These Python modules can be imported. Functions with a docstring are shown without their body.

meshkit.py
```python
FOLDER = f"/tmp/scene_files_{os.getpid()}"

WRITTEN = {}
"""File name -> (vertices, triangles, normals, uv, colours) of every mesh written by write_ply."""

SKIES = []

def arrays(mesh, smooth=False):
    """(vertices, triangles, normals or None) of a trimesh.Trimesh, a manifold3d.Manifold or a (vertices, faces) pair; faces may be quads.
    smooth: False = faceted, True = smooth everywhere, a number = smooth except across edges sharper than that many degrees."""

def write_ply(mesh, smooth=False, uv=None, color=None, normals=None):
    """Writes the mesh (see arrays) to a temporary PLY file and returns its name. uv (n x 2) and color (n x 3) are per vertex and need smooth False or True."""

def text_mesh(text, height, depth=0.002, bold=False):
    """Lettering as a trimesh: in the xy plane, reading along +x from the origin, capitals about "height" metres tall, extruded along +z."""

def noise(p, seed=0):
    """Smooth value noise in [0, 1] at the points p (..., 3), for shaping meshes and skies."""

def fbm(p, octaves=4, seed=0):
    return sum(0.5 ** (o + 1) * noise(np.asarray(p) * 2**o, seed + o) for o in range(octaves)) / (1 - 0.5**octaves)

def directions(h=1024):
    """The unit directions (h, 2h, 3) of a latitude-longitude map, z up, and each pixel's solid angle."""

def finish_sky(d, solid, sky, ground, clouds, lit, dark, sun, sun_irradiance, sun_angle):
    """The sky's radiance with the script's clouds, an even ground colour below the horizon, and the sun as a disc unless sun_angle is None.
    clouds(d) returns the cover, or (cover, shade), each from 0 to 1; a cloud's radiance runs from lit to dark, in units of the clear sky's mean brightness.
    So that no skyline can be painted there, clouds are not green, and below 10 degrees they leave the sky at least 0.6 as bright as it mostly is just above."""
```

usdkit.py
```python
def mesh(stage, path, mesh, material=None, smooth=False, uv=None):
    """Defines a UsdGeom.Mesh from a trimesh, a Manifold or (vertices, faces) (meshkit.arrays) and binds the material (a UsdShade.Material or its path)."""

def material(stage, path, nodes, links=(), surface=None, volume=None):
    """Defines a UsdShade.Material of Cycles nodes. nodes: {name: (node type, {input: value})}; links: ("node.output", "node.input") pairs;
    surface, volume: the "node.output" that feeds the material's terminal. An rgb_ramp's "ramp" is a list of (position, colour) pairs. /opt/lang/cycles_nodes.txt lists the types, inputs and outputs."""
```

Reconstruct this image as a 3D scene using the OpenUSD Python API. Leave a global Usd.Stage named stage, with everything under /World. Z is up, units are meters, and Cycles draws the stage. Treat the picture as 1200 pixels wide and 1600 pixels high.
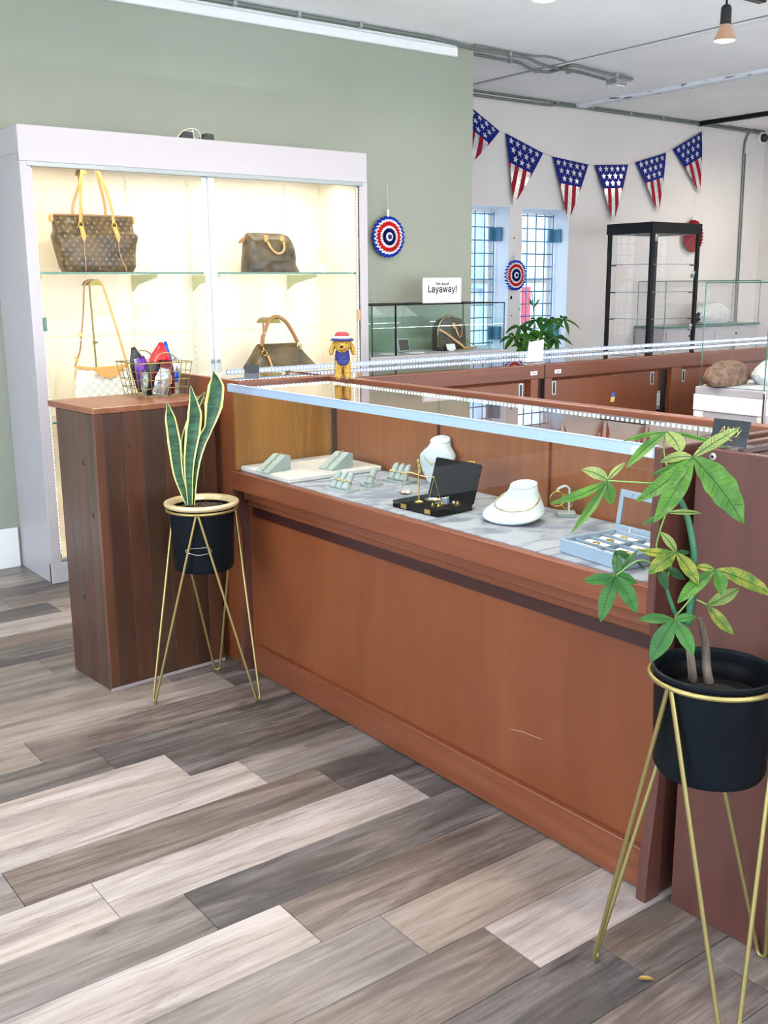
import math, random
import numpy as np, trimesh, shapely.geometry as sg
import usdkit, meshkit
from pxr import Usd, UsdGeom, UsdLux, UsdShade, Gf, Sdf
from shapely.geometry import Polygon
import shapely

stage = Usd.Stage.CreateInMemory()
UsdGeom.SetStageUpAxis(stage, 'Z'); UsdGeom.SetStageMetersPerUnit(stage, 1.0)
UsdGeom.Xform.Define(stage, '/World')
random.seed(7); RNG = np.random.default_rng(7)
PI = math.pi

# ---------------------------------------------------------------- camera
W_PX, H_PX, F_PX = 1200, 1600, 1605.0
YAW, PITCH, ROLL = (math.radians(a) for a in (37.1, 12.5, 0.44))
EYE = np.array([0, 0, 1.40])
_f = np.array([math.sin(YAW)*math.cos(PITCH), math.cos(YAW)*math.cos(PITCH), -math.sin(PITCH)])
_r = np.array([math.cos(YAW), -math.sin(YAW), 0]); _d = np.cross(_f, _r)
RIGHT = math.cos(ROLL)*_r + math.sin(ROLL)*_d
DOWN = -math.sin(ROLL)*_r + math.cos(ROLL)*_d
FWD = _f
cam = UsdGeom.Camera.Define(stage, '/World/camera')
cam.CreateHorizontalApertureAttr(36.0); cam.CreateVerticalApertureAttr(48.0)
cam.CreateFocalLengthAttr(F_PX/W_PX*36.0)
cam.CreateClippingRangeAttr(Gf.Vec2f(0.05, 200))
m = Gf.Matrix4d(1.0)
for i, v in enumerate((RIGHT, -DOWN, -FWD, EYE)):
    for j in range(3): m[i, j] = float(v[j])
cam.AddTransformOp().Set(m)
cam.CreateExposureAttr(EXPOSURE := -0.15)

def at(u, v, **k):
    """the point where the photograph's pixel (u, v) meets the plane x=, y= or z=, or lies at depth d="""
    ray = RIGHT*(u-600) + DOWN*(v-800) + FWD*F_PX
    (a, val), = k.items()
    if a == 'd': return EYE + ray/F_PX*val
    i = 'xyz'.index(a)
    return EYE + ray*((val-EYE[i])/ray[i])

def lin(c):
    c = np.asarray(c, float)/255
    return tuple(np.where(c <= .04045, c/12.92, ((c+.055)/1.055)**2.4))

# ---------------------------------------------------------------- sky and daylight
def dome():
    usdkit.material(stage, '/World/Looks/sky', {
        'tc': ('texture_coordinate', {}), 'sep': ('separate_xyz', {}),
        'ramp': ('rgb_ramp', {'ramp': [(0, lin((150, 160, 165))), (.49, lin((170, 180, 190))), (.52, lin((214, 228, 242))), (1, lin((150, 190, 235)))]}),
        'mr': ('map_range', {'from_min': -1.0, 'from_max': 1.0, 'to_min': 0.0, 'to_max': 1.0}),
        'bg': ('background_shader', {'strength': 5.0})},
        [('tc.generated', 'sep.vector'), ('sep.z', 'mr.value'), ('mr.result', 'ramp.fac'), ('ramp.color', 'bg.color')], surface='bg.background')
    d = UsdLux.DomeLight.Define(stage, '/World/sky_dome')
    d.CreateIntensityAttr(1.0)
    UsdShade.MaterialBindingAPI.Apply(d.GetPrim()).Bind(UsdShade.Material.Get(stage, '/World/Looks/sky'))
dome()
def rect_light(path, centre, towards, w, h, colour, power):
    """a lamp or a window's daylight: power is radiance"""
    L = UsdLux.RectLight.Define(stage, path)
    L.CreateWidthAttr(w); L.CreateHeightAttr(h); L.CreateColorAttr(Gf.Vec3f(*map(float, colour))); L.CreateIntensityAttr(power)
    z = -np.array(towards, float); z /= np.linalg.norm(z)
    up = np.array([0, 0, 1.0]) if abs(z[2]) < .9 else np.array([0, 1.0, 0])
    x = np.cross(up, z); x /= np.linalg.norm(x); y = np.cross(z, x)
    mm = Gf.Matrix4d(1.0)
    for i, v in enumerate((x, y, z, centre)):
        for j in range(3): mm[i, j] = float(v[j])
    L.AddTransformOp().Set(mm)
    return L
# daylight of the shop front's big windows, behind and to the left of the camera
SKYLIT, PAVE = (0.88, 0.94, 1.0), (1.0, 0.985, 0.96)
rect_light('/World/shopfront_daylight', (3.4, -2.55, 1.5), (0, 1, 0), 11.6, 2.3, SKYLIT, .85)
rect_light('/World/shopfront_pavement_glow', (3.4, -2.50, 1.3), (0, .42, .91), 11.6, 1.6, PAVE, 4.6)   # added fill light tilted upward to brighten the ceiling
rect_light('/World/side_window_daylight', (-2.75, 1.6, 1.6), (1, 0, 0), 4.4, 2.0, (0.62, 0.80, 1.0), 4.0)
rect_light('/World/side_window_pavement_glow', (-2.70, 1.6, 1.4), (.62, 0, .78), 4.4, 1.4, SKYLIT, 2.4)  # second added fill light, aimed up into the room from the left

# ---------------------------------------------------------------- helpers: materials
MATS = {}
def put(name, *a, **k):
    MATS[name] = usdkit.material(stage, '/World/Looks/'+name, *a, **k); return name
def flat(name, rgb, rough=.5, metal=0.0, **kw):
    p = {'base_color': lin(rgb), 'roughness': rough, 'metallic': metal}; p.update(kw)
    return put(name, {'p': ('principled_bsdf', p)}, surface='p.BSDF')
def noisy(name, c1, c2, scale=(8, 8, 8), rough=.5, metal=0.0, detail=4.0, distortion=0.0, bump=0.0, bscale=None, lo=.35, hi=.65, c3=None, vary=False, **kw):
    ramp = [(lo, lin(c1)), (hi, lin(c2))] if c3 is None else [(lo, lin(c1)), ((lo+hi)/2, lin(c2)), (hi, lin(c3))]
    p = {'roughness': rough, 'metallic': metal}; p.update(kw)
    nodes = {'g': ('geometry', {}), 'm': ('mapping', {'scale': scale}),
             'n': ('noise_texture', {'scale': 1.0, 'detail': detail, 'distortion': distortion, 'dimensions': '4D' if vary else '3D'}),
             'r': ('rgb_ramp', {'ramp': ramp}), 'p': ('principled_bsdf', p)}
    links = [('g.position', 'm.vector'), ('m.vector', 'n.vector'), ('n.fac', 'r.fac'), ('r.color', 'p.base_color')]
    if vary:
        nodes['oi'] = ('object_info', {}); nodes['mu'] = ('math', {'math_type': 'multiply', 'value2': 37.0})
        links += [('oi.random', 'mu.value1'), ('mu.value', 'n.w')]
    if bump:
        nodes['m2'] = ('mapping', {'scale': bscale or scale}); nodes['n2'] = ('noise_texture', {'scale': 1.0, 'detail': 5.0})
        nodes['b'] = ('bump', {'strength': bump, 'distance': .004})
        links += [('g.position', 'm2.vector'), ('m2.vector', 'n2.vector'), ('n2.fac', 'b.height'), ('b.normal', 'p.normal')]
    return put(name, nodes, links, surface='p.BSDF')
def wood(name, dark, mid, light, axis='z', rough=.38, freq=16.0, along=1.3, coat=.2, vary=False, streak=.14, bump=.15):
    s = {'x': (along, freq, freq), 'y': (freq, along, freq), 'z': (freq, freq, along)}[axis]
    s2 = tuple(v*6 if v == freq else v*2.5 for v in s)
    nodes = {'g': ('geometry', {}), 'm': ('mapping', {'scale': s}), 'm2': ('mapping', {'scale': s2}),
             'n': ('noise_texture', {'scale': 1.0, 'detail': 5.0, 'distortion': 1.1, 'roughness': .55, 'dimensions': '4D' if vary else '3D'}),
             'n2': ('noise_texture', {'scale': 1.0, 'detail': 3.0, 'distortion': .3}),
             'r': ('rgb_ramp', {'ramp': [(.22, lin(dark)), (.5, lin(mid)), (.78, lin(light))]}),
             'r2': ('rgb_ramp', {'ramp': [(.35, (1-streak,)*3), (.6, (1, 1, 1))]}),
             'x': ('mix', {'mix_type': 'multiply', 'fac': 1.0}), 'b': ('bump', {'strength': bump, 'distance': .002}),
             'p': ('principled_bsdf', {'roughness': rough, 'coat_weight': coat, 'coat_roughness': .25})}
    links = [('g.position', 'm.vector'), ('g.position', 'm2.vector'), ('m.vector', 'n.vector'), ('m2.vector', 'n2.vector'), ('n.fac', 'r.fac'), ('n2.fac', 'r2.fac'),
             ('r.color', 'x.color1'), ('r2.color', 'x.color2'), ('x.color', 'p.base_color'), ('n2.fac', 'b.height'), ('b.normal', 'p.normal')]
    if vary:
        nodes['oi'] = ('object_info', {}); nodes['mu'] = ('math', {'math_type': 'multiply', 'value2': 41.0})
        links += [('oi.random', 'mu.value1'), ('mu.value', 'n.w')]
    return put(name, nodes, links, surface='p.BSDF')
def emit(name, rgb, strength):
    return put(name, {'e': ('emission', {'color': lin(rgb), 'strength': strength})}, surface='e.emission')
def pane(name, tint=(1, 1, 1), ior=1.45, rough=0.0):
    return put(name, {'t': ('transparent_bsdf', {'color': tint}), 'g': ('glossy_bsdf', {'color': (1, 1, 1), 'roughness': rough}), 'geo': ('geometry', {}), 'i': ('mix_float', {'a': ior, 'b': 1/ior}),
                      'f': ('fresnel', {}), 'x': ('mix_closure', {})},
               [('geo.backfacing', 'i.fac'), ('i.result', 'f.IOR'), ('f.fac', 'x.fac'), ('t.BSDF', 'x.closure1'), ('g.BSDF', 'x.closure2')], surface='x.closure')
def leafy(name, c1, c2, scale=(30, 30, 30), trans=.35, lo=.35, hi=.65, rough=.4):
    return put(name, {'g': ('geometry', {}), 'm': ('mapping', {'scale': scale}), 'n': ('noise_texture', {'scale': 1.0, 'detail': 3.0}),
                      'r': ('rgb_ramp', {'ramp': [(lo, lin(c1)), (hi, lin(c2))]}), 'p': ('principled_bsdf', {'roughness': rough}),
                      't': ('translucent_bsdf', {}), 'x': ('mix_closure', {'fac': trans})},
               [('g.position', 'm.vector'), ('m.vector', 'n.vector'), ('n.fac', 'r.fac'), ('r.color', 'p.base_color'), ('r.color', 't.color'),
                ('p.BSDF', 'x.closure1'), ('t.BSDF', 'x.closure2')], surface='x.closure')

# ---------------------------------------------------------------- helpers: prims
USED = set()
def uniq(parent, name):
    p = f'{parent}/{name}'; k = 0
    while p in USED:
        k += 1; p = f'{parent}/{name}_{k:03d}'
    USED.add(p); return p
def ppath(parent):
    return '/World' if parent is None else str(parent.GetPath())
def tag(o, label=None, cat=None, group=None, kind=None):
    for k, v in (('label', label), ('category', cat), ('group', group), ('kind', kind)):
        if v: o.SetCustomDataByKey(k, v)
    return o
def obj(name, mesh, mat, parent=None, smooth=False, label=None, kind=None):
    if isinstance(mesh, list): mesh = join(mesh)
    g = usdkit.mesh(stage, uniq(ppath(parent), name), mesh, MATS[mat], smooth=smooth)
    g.CreateDoubleSidedAttr(True)
    return tag(g.GetPrim(), label=label, kind=kind)
GROUPS = {'pennant_flag': 'foil pennants of the bunting', 'ring': 'gold rings on the ring stands', 'ring_stand': 'pale ring stands on the marble sheet', 'snack_bag': 'snack bags in the wire basket', 'pendant_card': 'pendant cards in the blue tray',
          'spot_lamp': 'black spot lamps on the ceiling', 'paper_rosette': 'foil rosettes on the walls', 'bag_stand': 'olive metal bag stands', 'brass_weight': 'brass weights in the scale case', 'gemstone': 'stones in the scale pans', 'price_card': 'white price cards',
          'hoop_earring': 'gold hoops on the earring stand', 'bracelet': 'gold bracelets on the ramps', 'plant_stand': 'brass hairpin plant stands', 'window_grille': 'window grilles', 'conduit': 'steel conduits', 'power_adapter': 'black power adapters', 'wall_hook': 'dark marks between the windows', 'lighting_track': 'black lighting tracks'}
def thing(name, label=None, cat=None, loc=(0, 0, 0), rotz=0.0, group=None, kind=None):
    """an Xform at the thing's base, whose children are its parts"""
    group = group or GROUPS.get(name)
    x = UsdGeom.Xform.Define(stage, uniq('/World', name))
    x.AddTranslateOp().Set(Gf.Vec3d(*map(float, loc))); x.AddRotateZOp().Set(math.degrees(rotz))
    return tag(x.GetPrim(), label, cat, group, kind)
def dup(src, loc, rotz, label, group=None):
    r = thing(src.GetName().split('_0')[0], label, src.GetCustomDataByKey('category'), loc, rotz, group or src.GetCustomDataByKey('group'))
    r.GetReferences().AddInternalReference(src.GetPath()); r.SetInstanceable(True)
    return r

# ---------------------------------------------------------------- helpers: shapes
def join(ms):
    vs, fs, n = [], [], 0
    for q in ms:
        vs.append(np.asarray(q.vertices)); fs.append(np.asarray(q.faces)+n); n += len(vs[-1])
    return trimesh.Trimesh(np.vstack(vs), np.vstack(fs), process=False)
def box(x0, x1, y0, y1, z0, z1, b=0.0):
    """a box, its edges chamfered by b"""
    if b <= 0:
        q = trimesh.creation.box((x1-x0, y1-y0, z1-z0)); q.apply_translation(((x0+x1)/2, (y0+y1)/2, (z0+z1)/2)); return q
    c = np.array([(x0+x1)/2, (y0+y1)/2, (z0+z1)/2]); h = np.array([x1-x0, y1-y0, z1-z0])/2
    b = min(b, *(h*.8)); P = []
    for sx in (-1, 1):
        for sy in (-1, 1):
            for sz in (-1, 1):
                s = np.array([sx, sy, sz])
                for k in range(3):
                    e = h-b; e[k] = h[k]; P.append(c+s*e)
    return trimesh.convex.convex_hull(np.array(P))
def sheetpane(x0, x1, y0, y1, z0, z1):
    """a pane of glass: one surface in the middle of its thinnest side"""
    lo, hi = np.array([x0, y0, z0], float), np.array([x1, y1, z1], float); k = int(np.argmin(hi-lo)); a, b = [i for i in range(3) if i != k]; mid = (lo[k]+hi[k])/2; V = []
    for u, v in ((lo[a], lo[b]), (hi[a], lo[b]), (hi[a], hi[b]), (lo[a], hi[b])):
        p = np.zeros(3); p[k] = mid; p[a] = u; p[b] = v; V.append(p)
    return trimesh.Trimesh(np.array(V), np.array([(0, 1, 2), (0, 2, 3)]), process=False)
def cbox(c, s, b=0.0, rz=0.0):
    q = box(-s[0]/2, s[0]/2, -s[1]/2, s[1]/2, -s[2]/2, s[2]/2, b)
    if rz: q.apply_transform(trimesh.transformations.rotation_matrix(rz, (0, 0, 1)))
    q.apply_translation(c); return q
def smoothpath(P, n=12):
    """Catmull-Rom through the points"""
    P = np.asarray(P, float)
    if len(P) < 3: return P
    Q = np.vstack([2*P[0]-P[1], P, 2*P[-1]-P[-2]]); out = []
    for i in range(1, len(Q)-2):
        for t in np.linspace(0, 1, n, endpoint=False):
            a, b, c, d = Q[i-1:i+3]
            out.append(.5*((2*b)+(c-a)*t+(2*a-5*b+4*c-d)*t*t+(3*b-a-3*c+d)*t**3))
    out.append(P[-1]); return np.array(out)
def frames(P, closed=False):
    P = np.asarray(P, float)
    T = (np.roll(P, -1, 0)-np.roll(P, 1, 0)) if closed else np.gradient(P, axis=0)
    T /= np.maximum(np.linalg.norm(T, axis=1, keepdims=True), 1e-12)
    ref = np.array([0, 0, 1.0]) if abs(T[0, 2]) < .9 else np.array([1.0, 0, 0])
    N = np.cross(T[0], ref); N /= np.linalg.norm(N); out = []
    for t in T:
        N = N - t*np.dot(N, t); N /= max(np.linalg.norm(N), 1e-12); out.append((N.copy(), np.cross(t, N)))
    return T, out
def tube(P, r, seg=8, closed=False):
    P = np.asarray(P, float); n = len(P); r = np.broadcast_to(np.asarray(r, float), (n,))
    T, F = frames(P, closed); a = np.linspace(0, 2*PI, seg, endpoint=False)
    V = np.vstack([P[i]+r[i]*(np.cos(a)[:, None]*F[i][0]+np.sin(a)[:, None]*F[i][1]) for i in range(n)])
    Fc = []
    for i in range(n if closed else n-1):
        j = (i+1) % n
        for k in range(seg):
            l = (k+1) % seg
            Fc += [(i*seg+k, i*seg+l, j*seg+l), (i*seg+k, j*seg+l, j*seg+k)]
    if not closed:
        V = np.vstack([V, P[0], P[-1]])
        for k in range(seg):
            l = (k+1) % seg
            Fc += [(n*seg, l, k), (n*seg+1, (n-1)*seg+k, (n-1)*seg+l)]
    return trimesh.Trimesh(V, np.array(Fc), process=False)
def strap(P, w, t, side):
    """a flat band along P, of width w along the vector side (or one per point), t thick"""
    P = np.asarray(P, float); n = len(P); w = np.broadcast_to(np.asarray(w, float), (n,))
    T, _ = frames(P); side = np.broadcast_to(np.asarray(side, float), (n, 3))
    V = []
    for i in range(n):
        s = side[i]-T[i]*np.dot(side[i], T[i]); s /= np.linalg.norm(s); nn = np.cross(T[i], s)
        for a, b in ((-1, -1), (1, -1), (1, 1), (-1, 1)): V.append(P[i]+s*a*w[i]/2+nn*b*t/2)
    Fc = []
    for i in range(n-1):
        for k in range(4):
            l = (k+1) % 4
            Fc += [(i*4+k, i*4+l, i*4+4+l), (i*4+k, i*4+4+l, i*4+4+k)]
    e = (n-1)*4
    Fc += [(0, 2, 1), (0, 3, 2), (e, e+1, e+2), (e, e+2, e+3)]
    return trimesh.Trimesh(np.array(V), np.array(Fc), process=False)
def lathe(prof, seg=48):
    """(r, z) profile turned about z"""
    prof = np.asarray(prof, float); a = np.linspace(0, 2*PI, seg, endpoint=False); n = len(prof)
    V = np.vstack([np.column_stack([r*np.cos(a), r*np.sin(a), np.full(seg, z)]) for r, z in prof]); Fc = []
    for i in range(n-1):
        for k in range(seg):
            l = (k+1) % seg
            Fc += [(i*seg+k, i*seg+l, (i+1)*seg+l), (i*seg+k, (i+1)*seg+l, (i+1)*seg+k)]
    return trimesh.Trimesh(V, np.array(Fc), process=False)
def loft(rings, cap=True):
    """rings: k x m x 3 closed loops joined in order"""
    R = np.asarray(rings, float); n, mm = R.shape[:2]; V = R.reshape(-1, 3); Fc = []
    for i in range(n-1):
        for k in range(mm):
            l = (k+1) % mm
            Fc += [(i*mm+k, i*mm+l, (i+1)*mm+l), (i*mm+k, (i+1)*mm+l, (i+1)*mm+k)]
    if cap:
        V = np.vstack([V, R[0].mean(0), R[-1].mean(0)])
        for k in range(mm):
            l = (k+1) % mm
            Fc += [(n*mm, l, k), (n*mm+1, (n-1)*mm+k, (n-1)*mm+l)]
    return trimesh.Trimesh(V, np.array(Fc), process=False)
def sq(a, b, e=2.0, n=40, cx=0, cy=0, z=0):
    """superellipse ring: half width a along x, half depth b along y"""
    t = np.linspace(0, 2*PI, n, endpoint=False); c, s = np.cos(t), np.sin(t)
    return np.column_stack([cx+a*np.sign(c)*np.abs(c)**(2/e), cy+b*np.sign(s)*np.abs(s)**(2/e), np.full(n, z)])
def prism(poly, t, plane='xz', off=0.0):
    """the outline (points or a shapely polygon) extruded by t from off: 'xz' thickens along y, 'yz' along x, 'xy' along z"""
    g = poly if hasattr(poly, 'geom_type') else Polygon(poly)
    parts = list(getattr(g, 'geoms', [g]))
    q = join([trimesh.creation.extrude_polygon(p, t, engine='earcut') for p in parts])
    v = np.asarray(q.vertices)
    if plane == 'xz': v = np.column_stack([v[:, 0], off+t-v[:, 2], v[:, 1]])
    elif plane == 'yz': v = np.column_stack([off+v[:, 2], v[:, 0], v[:, 1]])
    else: v = np.column_stack([v[:, 0], v[:, 1], off+v[:, 2]])
    return trimesh.Trimesh(v, q.faces, process=False)
def ball(c, r, sub=2, s=(1, 1, 1)):
    q = trimesh.creation.icosphere(sub, 1.0); q.vertices = q.vertices*(np.array(s)*r)+np.array(c); return q
def cyl(c, r, h, seg=24):
    q = trimesh.creation.cylinder(r, h, sections=seg); q.apply_translation(c); return q
def rod(a, b, r, seg=10): return tube([a, b], r, seg)
def rot(q, ang, ax, pt=(0, 0, 0)):
    q = q.copy(); q.apply_transform(trimesh.transformations.rotation_matrix(ang, ax, pt)); return q
def mv(q, d):
    q = q.copy(); q.apply_translation(d); return q
def text_on(s, h, origin, ux, uz, depth=.0006, bold=False, centre=False):
    """lettering at origin reading along ux with its tops along uz"""
    q = meshkit.text_mesh(s, h, depth, bold); v = np.asarray(q.vertices).copy()
    if centre: v[:, 0] -= v[:, 0].max()/2
    ux, uz = np.array(ux, float), np.array(uz, float); ux /= np.linalg.norm(ux); uz /= np.linalg.norm(uz); nn = np.cross(ux, uz)
    return trimesh.Trimesh(np.array(origin)+v[:, :1]*ux+v[:, 1:2]*uz+v[:, 2:3]*nn, q.faces, process=False)
# ---------------------------------------------------------------- materials
noisy('white_wall', (214, 209, 206), (221, 217, 214), (1.5, 1.5, 1.5), rough=.75, bump=.08, bscale=(60, 60, 60))
noisy('sage_wall', (147, 152, 137), (153, 158, 144), (1.2, 1.2, 1.2), rough=.7, bump=.08, bscale=(60, 60, 60))
noisy('ceiling_paint', (240, 240, 240), (247, 247, 247), (2, 2, 2), rough=.8, bump=.35, bscale=(70, 70, 70))
flat('white_trim', (236, 236, 236), .45); flat('white_lacquer', (176, 172, 176), .4); flat('reveal_white', (232, 236, 242), .5)
noisy('scuffed_white', (110, 112, 116), (226, 230, 236), (38, 7, 30), rough=.6, lo=.34, hi=.39)
flat('cream_board', (236, 226, 206), .6)
flat('steel_grey', (150, 156, 156), .45, .6); flat('conduit_steel', (120, 128, 122), .45, .4)
flat('black_metal', (13, 15, 17), .45, 0, specular_ior_level=.25); flat('black_plastic', (24, 26, 28), .35); flat('grille_steel', (70, 124, 152), .45, .1)
flat('aluminium', (176, 200, 230), .35, .45); flat('chrome', (220, 222, 224), .12, 1.0); flat('satin_steel', (186, 188, 184), .3, .9)
flat('gold_metal', (160, 144, 92), .36, .8); flat('brass', (214, 184, 96), .25, 1.0); flat('champagne_rim', (222, 200, 156), .35, .5)
flat('olive_gold', (140, 128, 66), .4, .6); flat('pale_gold', (246, 226, 160), .2, 1.0)
wood('cherry_wood', (106, 53, 27), (115, 60, 31), (125, 68, 37), 'z', freq=3.5, along=.9, streak=.06)
wood('cherry_wood_long', (102, 52, 29), (114, 60, 35), (130, 73, 46), 'y', freq=10, along=.7)
wood('cherry_wood_cross', (94, 46, 24), (106, 53, 29), (120, 65, 37), 'x', freq=12, along=.7)
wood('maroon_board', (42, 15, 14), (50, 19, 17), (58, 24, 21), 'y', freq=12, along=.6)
wood('plum_brown_wood', (78, 43, 34), (84, 47, 38), (92, 54, 44), 'z', freq=6, along=.9)
wood('golden_wood', (124, 84, 36), (142, 98, 43), (158, 112, 52), 'z', freq=6, along=.8)
wood('orange_wood', (128, 74, 40), (135, 80, 44), (144, 88, 51), 'z', freq=8, along=.8)
wood('walnut_a', (40, 23, 15), (64, 37, 23), (86, 52, 34), 'z', freq=7, along=.9, vary=True)
wood('walnut_b', (48, 27, 17), (74, 43, 27), (98, 60, 40), 'z', freq=7, along=.9, vary=True)
wood('walnut_c', (44, 29, 20), (64, 43, 30), (84, 58, 41), 'z', freq=7, along=.9, vary=True)
wood('walnut_top', (104, 60, 38), (126, 76, 50), (144, 92, 64), 'y', freq=9, along=1.2)
def planking(name, dark, mid, light, warm=.3):
    nodes = {'g': ('geometry', {}), 'oi': ('object_info', {}), 'mu': ('math', {'math_type': 'multiply', 'value2': 53.0}),
             'm': ('mapping', {'scale': (1.4, 14, 1)}), 'm2': ('mapping', {'scale': (5, 150, 1)}), 'm3': ('mapping', {'scale': (2.6, 16, 1)}), 'm4': ('mapping', {'scale': (1.1, 6, 1)}),
             'n': ('noise_texture', {'dimensions': '4D', 'scale': 1.0, 'detail': 8.0, 'roughness': .66, 'distortion': 1.2}),
             'n2': ('noise_texture', {'dimensions': '4D', 'scale': 1.0, 'detail': 4.0, 'distortion': .8}),
             'n3': ('noise_texture', {'dimensions': '4D', 'scale': 1.0, 'detail': 8.0, 'roughness': .65, 'distortion': 1.5}),
             'n4': ('noise_texture', {'dimensions': '4D', 'scale': 1.0, 'detail': 3.0, 'distortion': .6}),
             'r': ('rgb_ramp', {'ramp': [(.30, lin(dark)), (.48, lin(mid)), (.66, lin(light))]}),
             'r2': ('rgb_ramp', {'ramp': [(.33, (.70, .68, .66)), (.46, (1, 1, 1)), (.61, (1, 1, 1)), (.70, (1.28, 1.28, 1.28))]}),
             'r3': ('rgb_ramp', {'ramp': [(.30, (.42, .39, .38)), (.36, (.70, .67, .65)), (.45, (1, 1, 1))]}),
             'r4': ('rgb_ramp', {'ramp': [(.36, (.95, .99, 1.06)), (.50, (1, 1, 1)), (.64, (1.10, .99, .86))]}),
             'x': ('mix', {'mix_type': 'multiply', 'fac': 1.0}), 'x2': ('mix', {'mix_type': 'multiply', 'fac': .85}), 'x3': ('mix', {'mix_type': 'multiply', 'fac': warm*1.6}),
             'b': ('bump', {'strength': .12, 'distance': .002}), 'p': ('principled_bsdf', {'roughness': .36, 'specular_ior_level': .4})}
    links = [('g.position', f'{k}.vector') for k in ('m', 'm2', 'm3', 'm4')] + [('oi.random', 'mu.value1')] + [('mu.value', f'{k}.w') for k in ('n', 'n2', 'n3', 'n4')] + [
             ('m.vector', 'n.vector'), ('m2.vector', 'n2.vector'), ('m3.vector', 'n3.vector'), ('m4.vector', 'n4.vector'), ('n.fac', 'r.fac'), ('n2.fac', 'r2.fac'), ('n3.fac', 'r3.fac'), ('n4.fac', 'r4.fac'),
             ('r.color', 'x.color1'), ('r2.color', 'x.color2'), ('x.color', 'x2.color1'), ('r3.color', 'x2.color2'), ('x2.color', 'x3.color1'), ('r4.color', 'x3.color2'), ('x3.color', 'p.base_color'), ('n2.fac', 'b.height'), ('b.normal', 'p.normal')]
    put(name, nodes, links, surface='p.BSDF')
planking('plank_pale', (120, 109, 103), (152, 140, 134), (172, 162, 157), .2)
planking('plank_tan', (98, 86, 78), (128, 115, 106), (150, 138, 129))
planking('plank_mid', (86, 78, 73), (113, 104, 99), (140, 131, 125))
planking('plank_brown', (72, 62, 56), (98, 86, 79), (130, 118, 110))
planking('plank_dark', (56, 50, 47), (80, 73, 70), (118, 110, 106))
planking('plank_slate', (54, 50, 49), (76, 71, 69), (114, 107, 104))
flat('subfloor_dark', (120, 112, 106), .7)
pane('clear_glass', ior=1.42); pane('door_glass', (.985, 1, .995), 1.14); pane('green_glass', (.9, .975, .95)); pane('top_glass', (.97, 1, .99), 1.7)
flat('glass_edge', (66, 112, 96), .2)
emit('led_white', (226, 236, 255), 6.0); emit('led_warm', (255, 240, 214), 4.0); emit('lamp_glow', (255, 242, 222), 22.0)
flat('led_channel', (140, 156, 174), .5)
noisy('marble_fabric', (98, 108, 120), (146, 154, 162), (5, 11, 5), rough=.55, detail=8, distortion=1.6, lo=.36, hi=.52)
noisy('white_fabric', (182, 181, 173), (194, 193, 187), (12, 12, 12), rough=.7)
flat('display_leather', (140, 154, 149), .55); flat('display_white', (170, 182, 184), .5); flat('tray_blue', (136, 156, 172), .5); flat('tray_grey', (158, 168, 163), .6)
noisy('black_velvet', (7, 9, 9), (15, 18, 18), (60, 60, 60), rough=.95, specular_ior_level=.05)
flat('paper_white', (222, 217, 216), .7); flat('ink_dark', (60, 60, 64), .7); flat('ink_grey', (150, 150, 154), .7); flat('card_black', (20, 26, 30), .4)
noisy('monogram_canvas', (40, 31, 19), (100, 80, 48), (12, 12, 12), rough=.34, detail=5, lo=.3, hi=.7, bump=.2, bscale=(26, 26, 26))  # mottled tones paint crease highlights into the canvas colour
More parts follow.
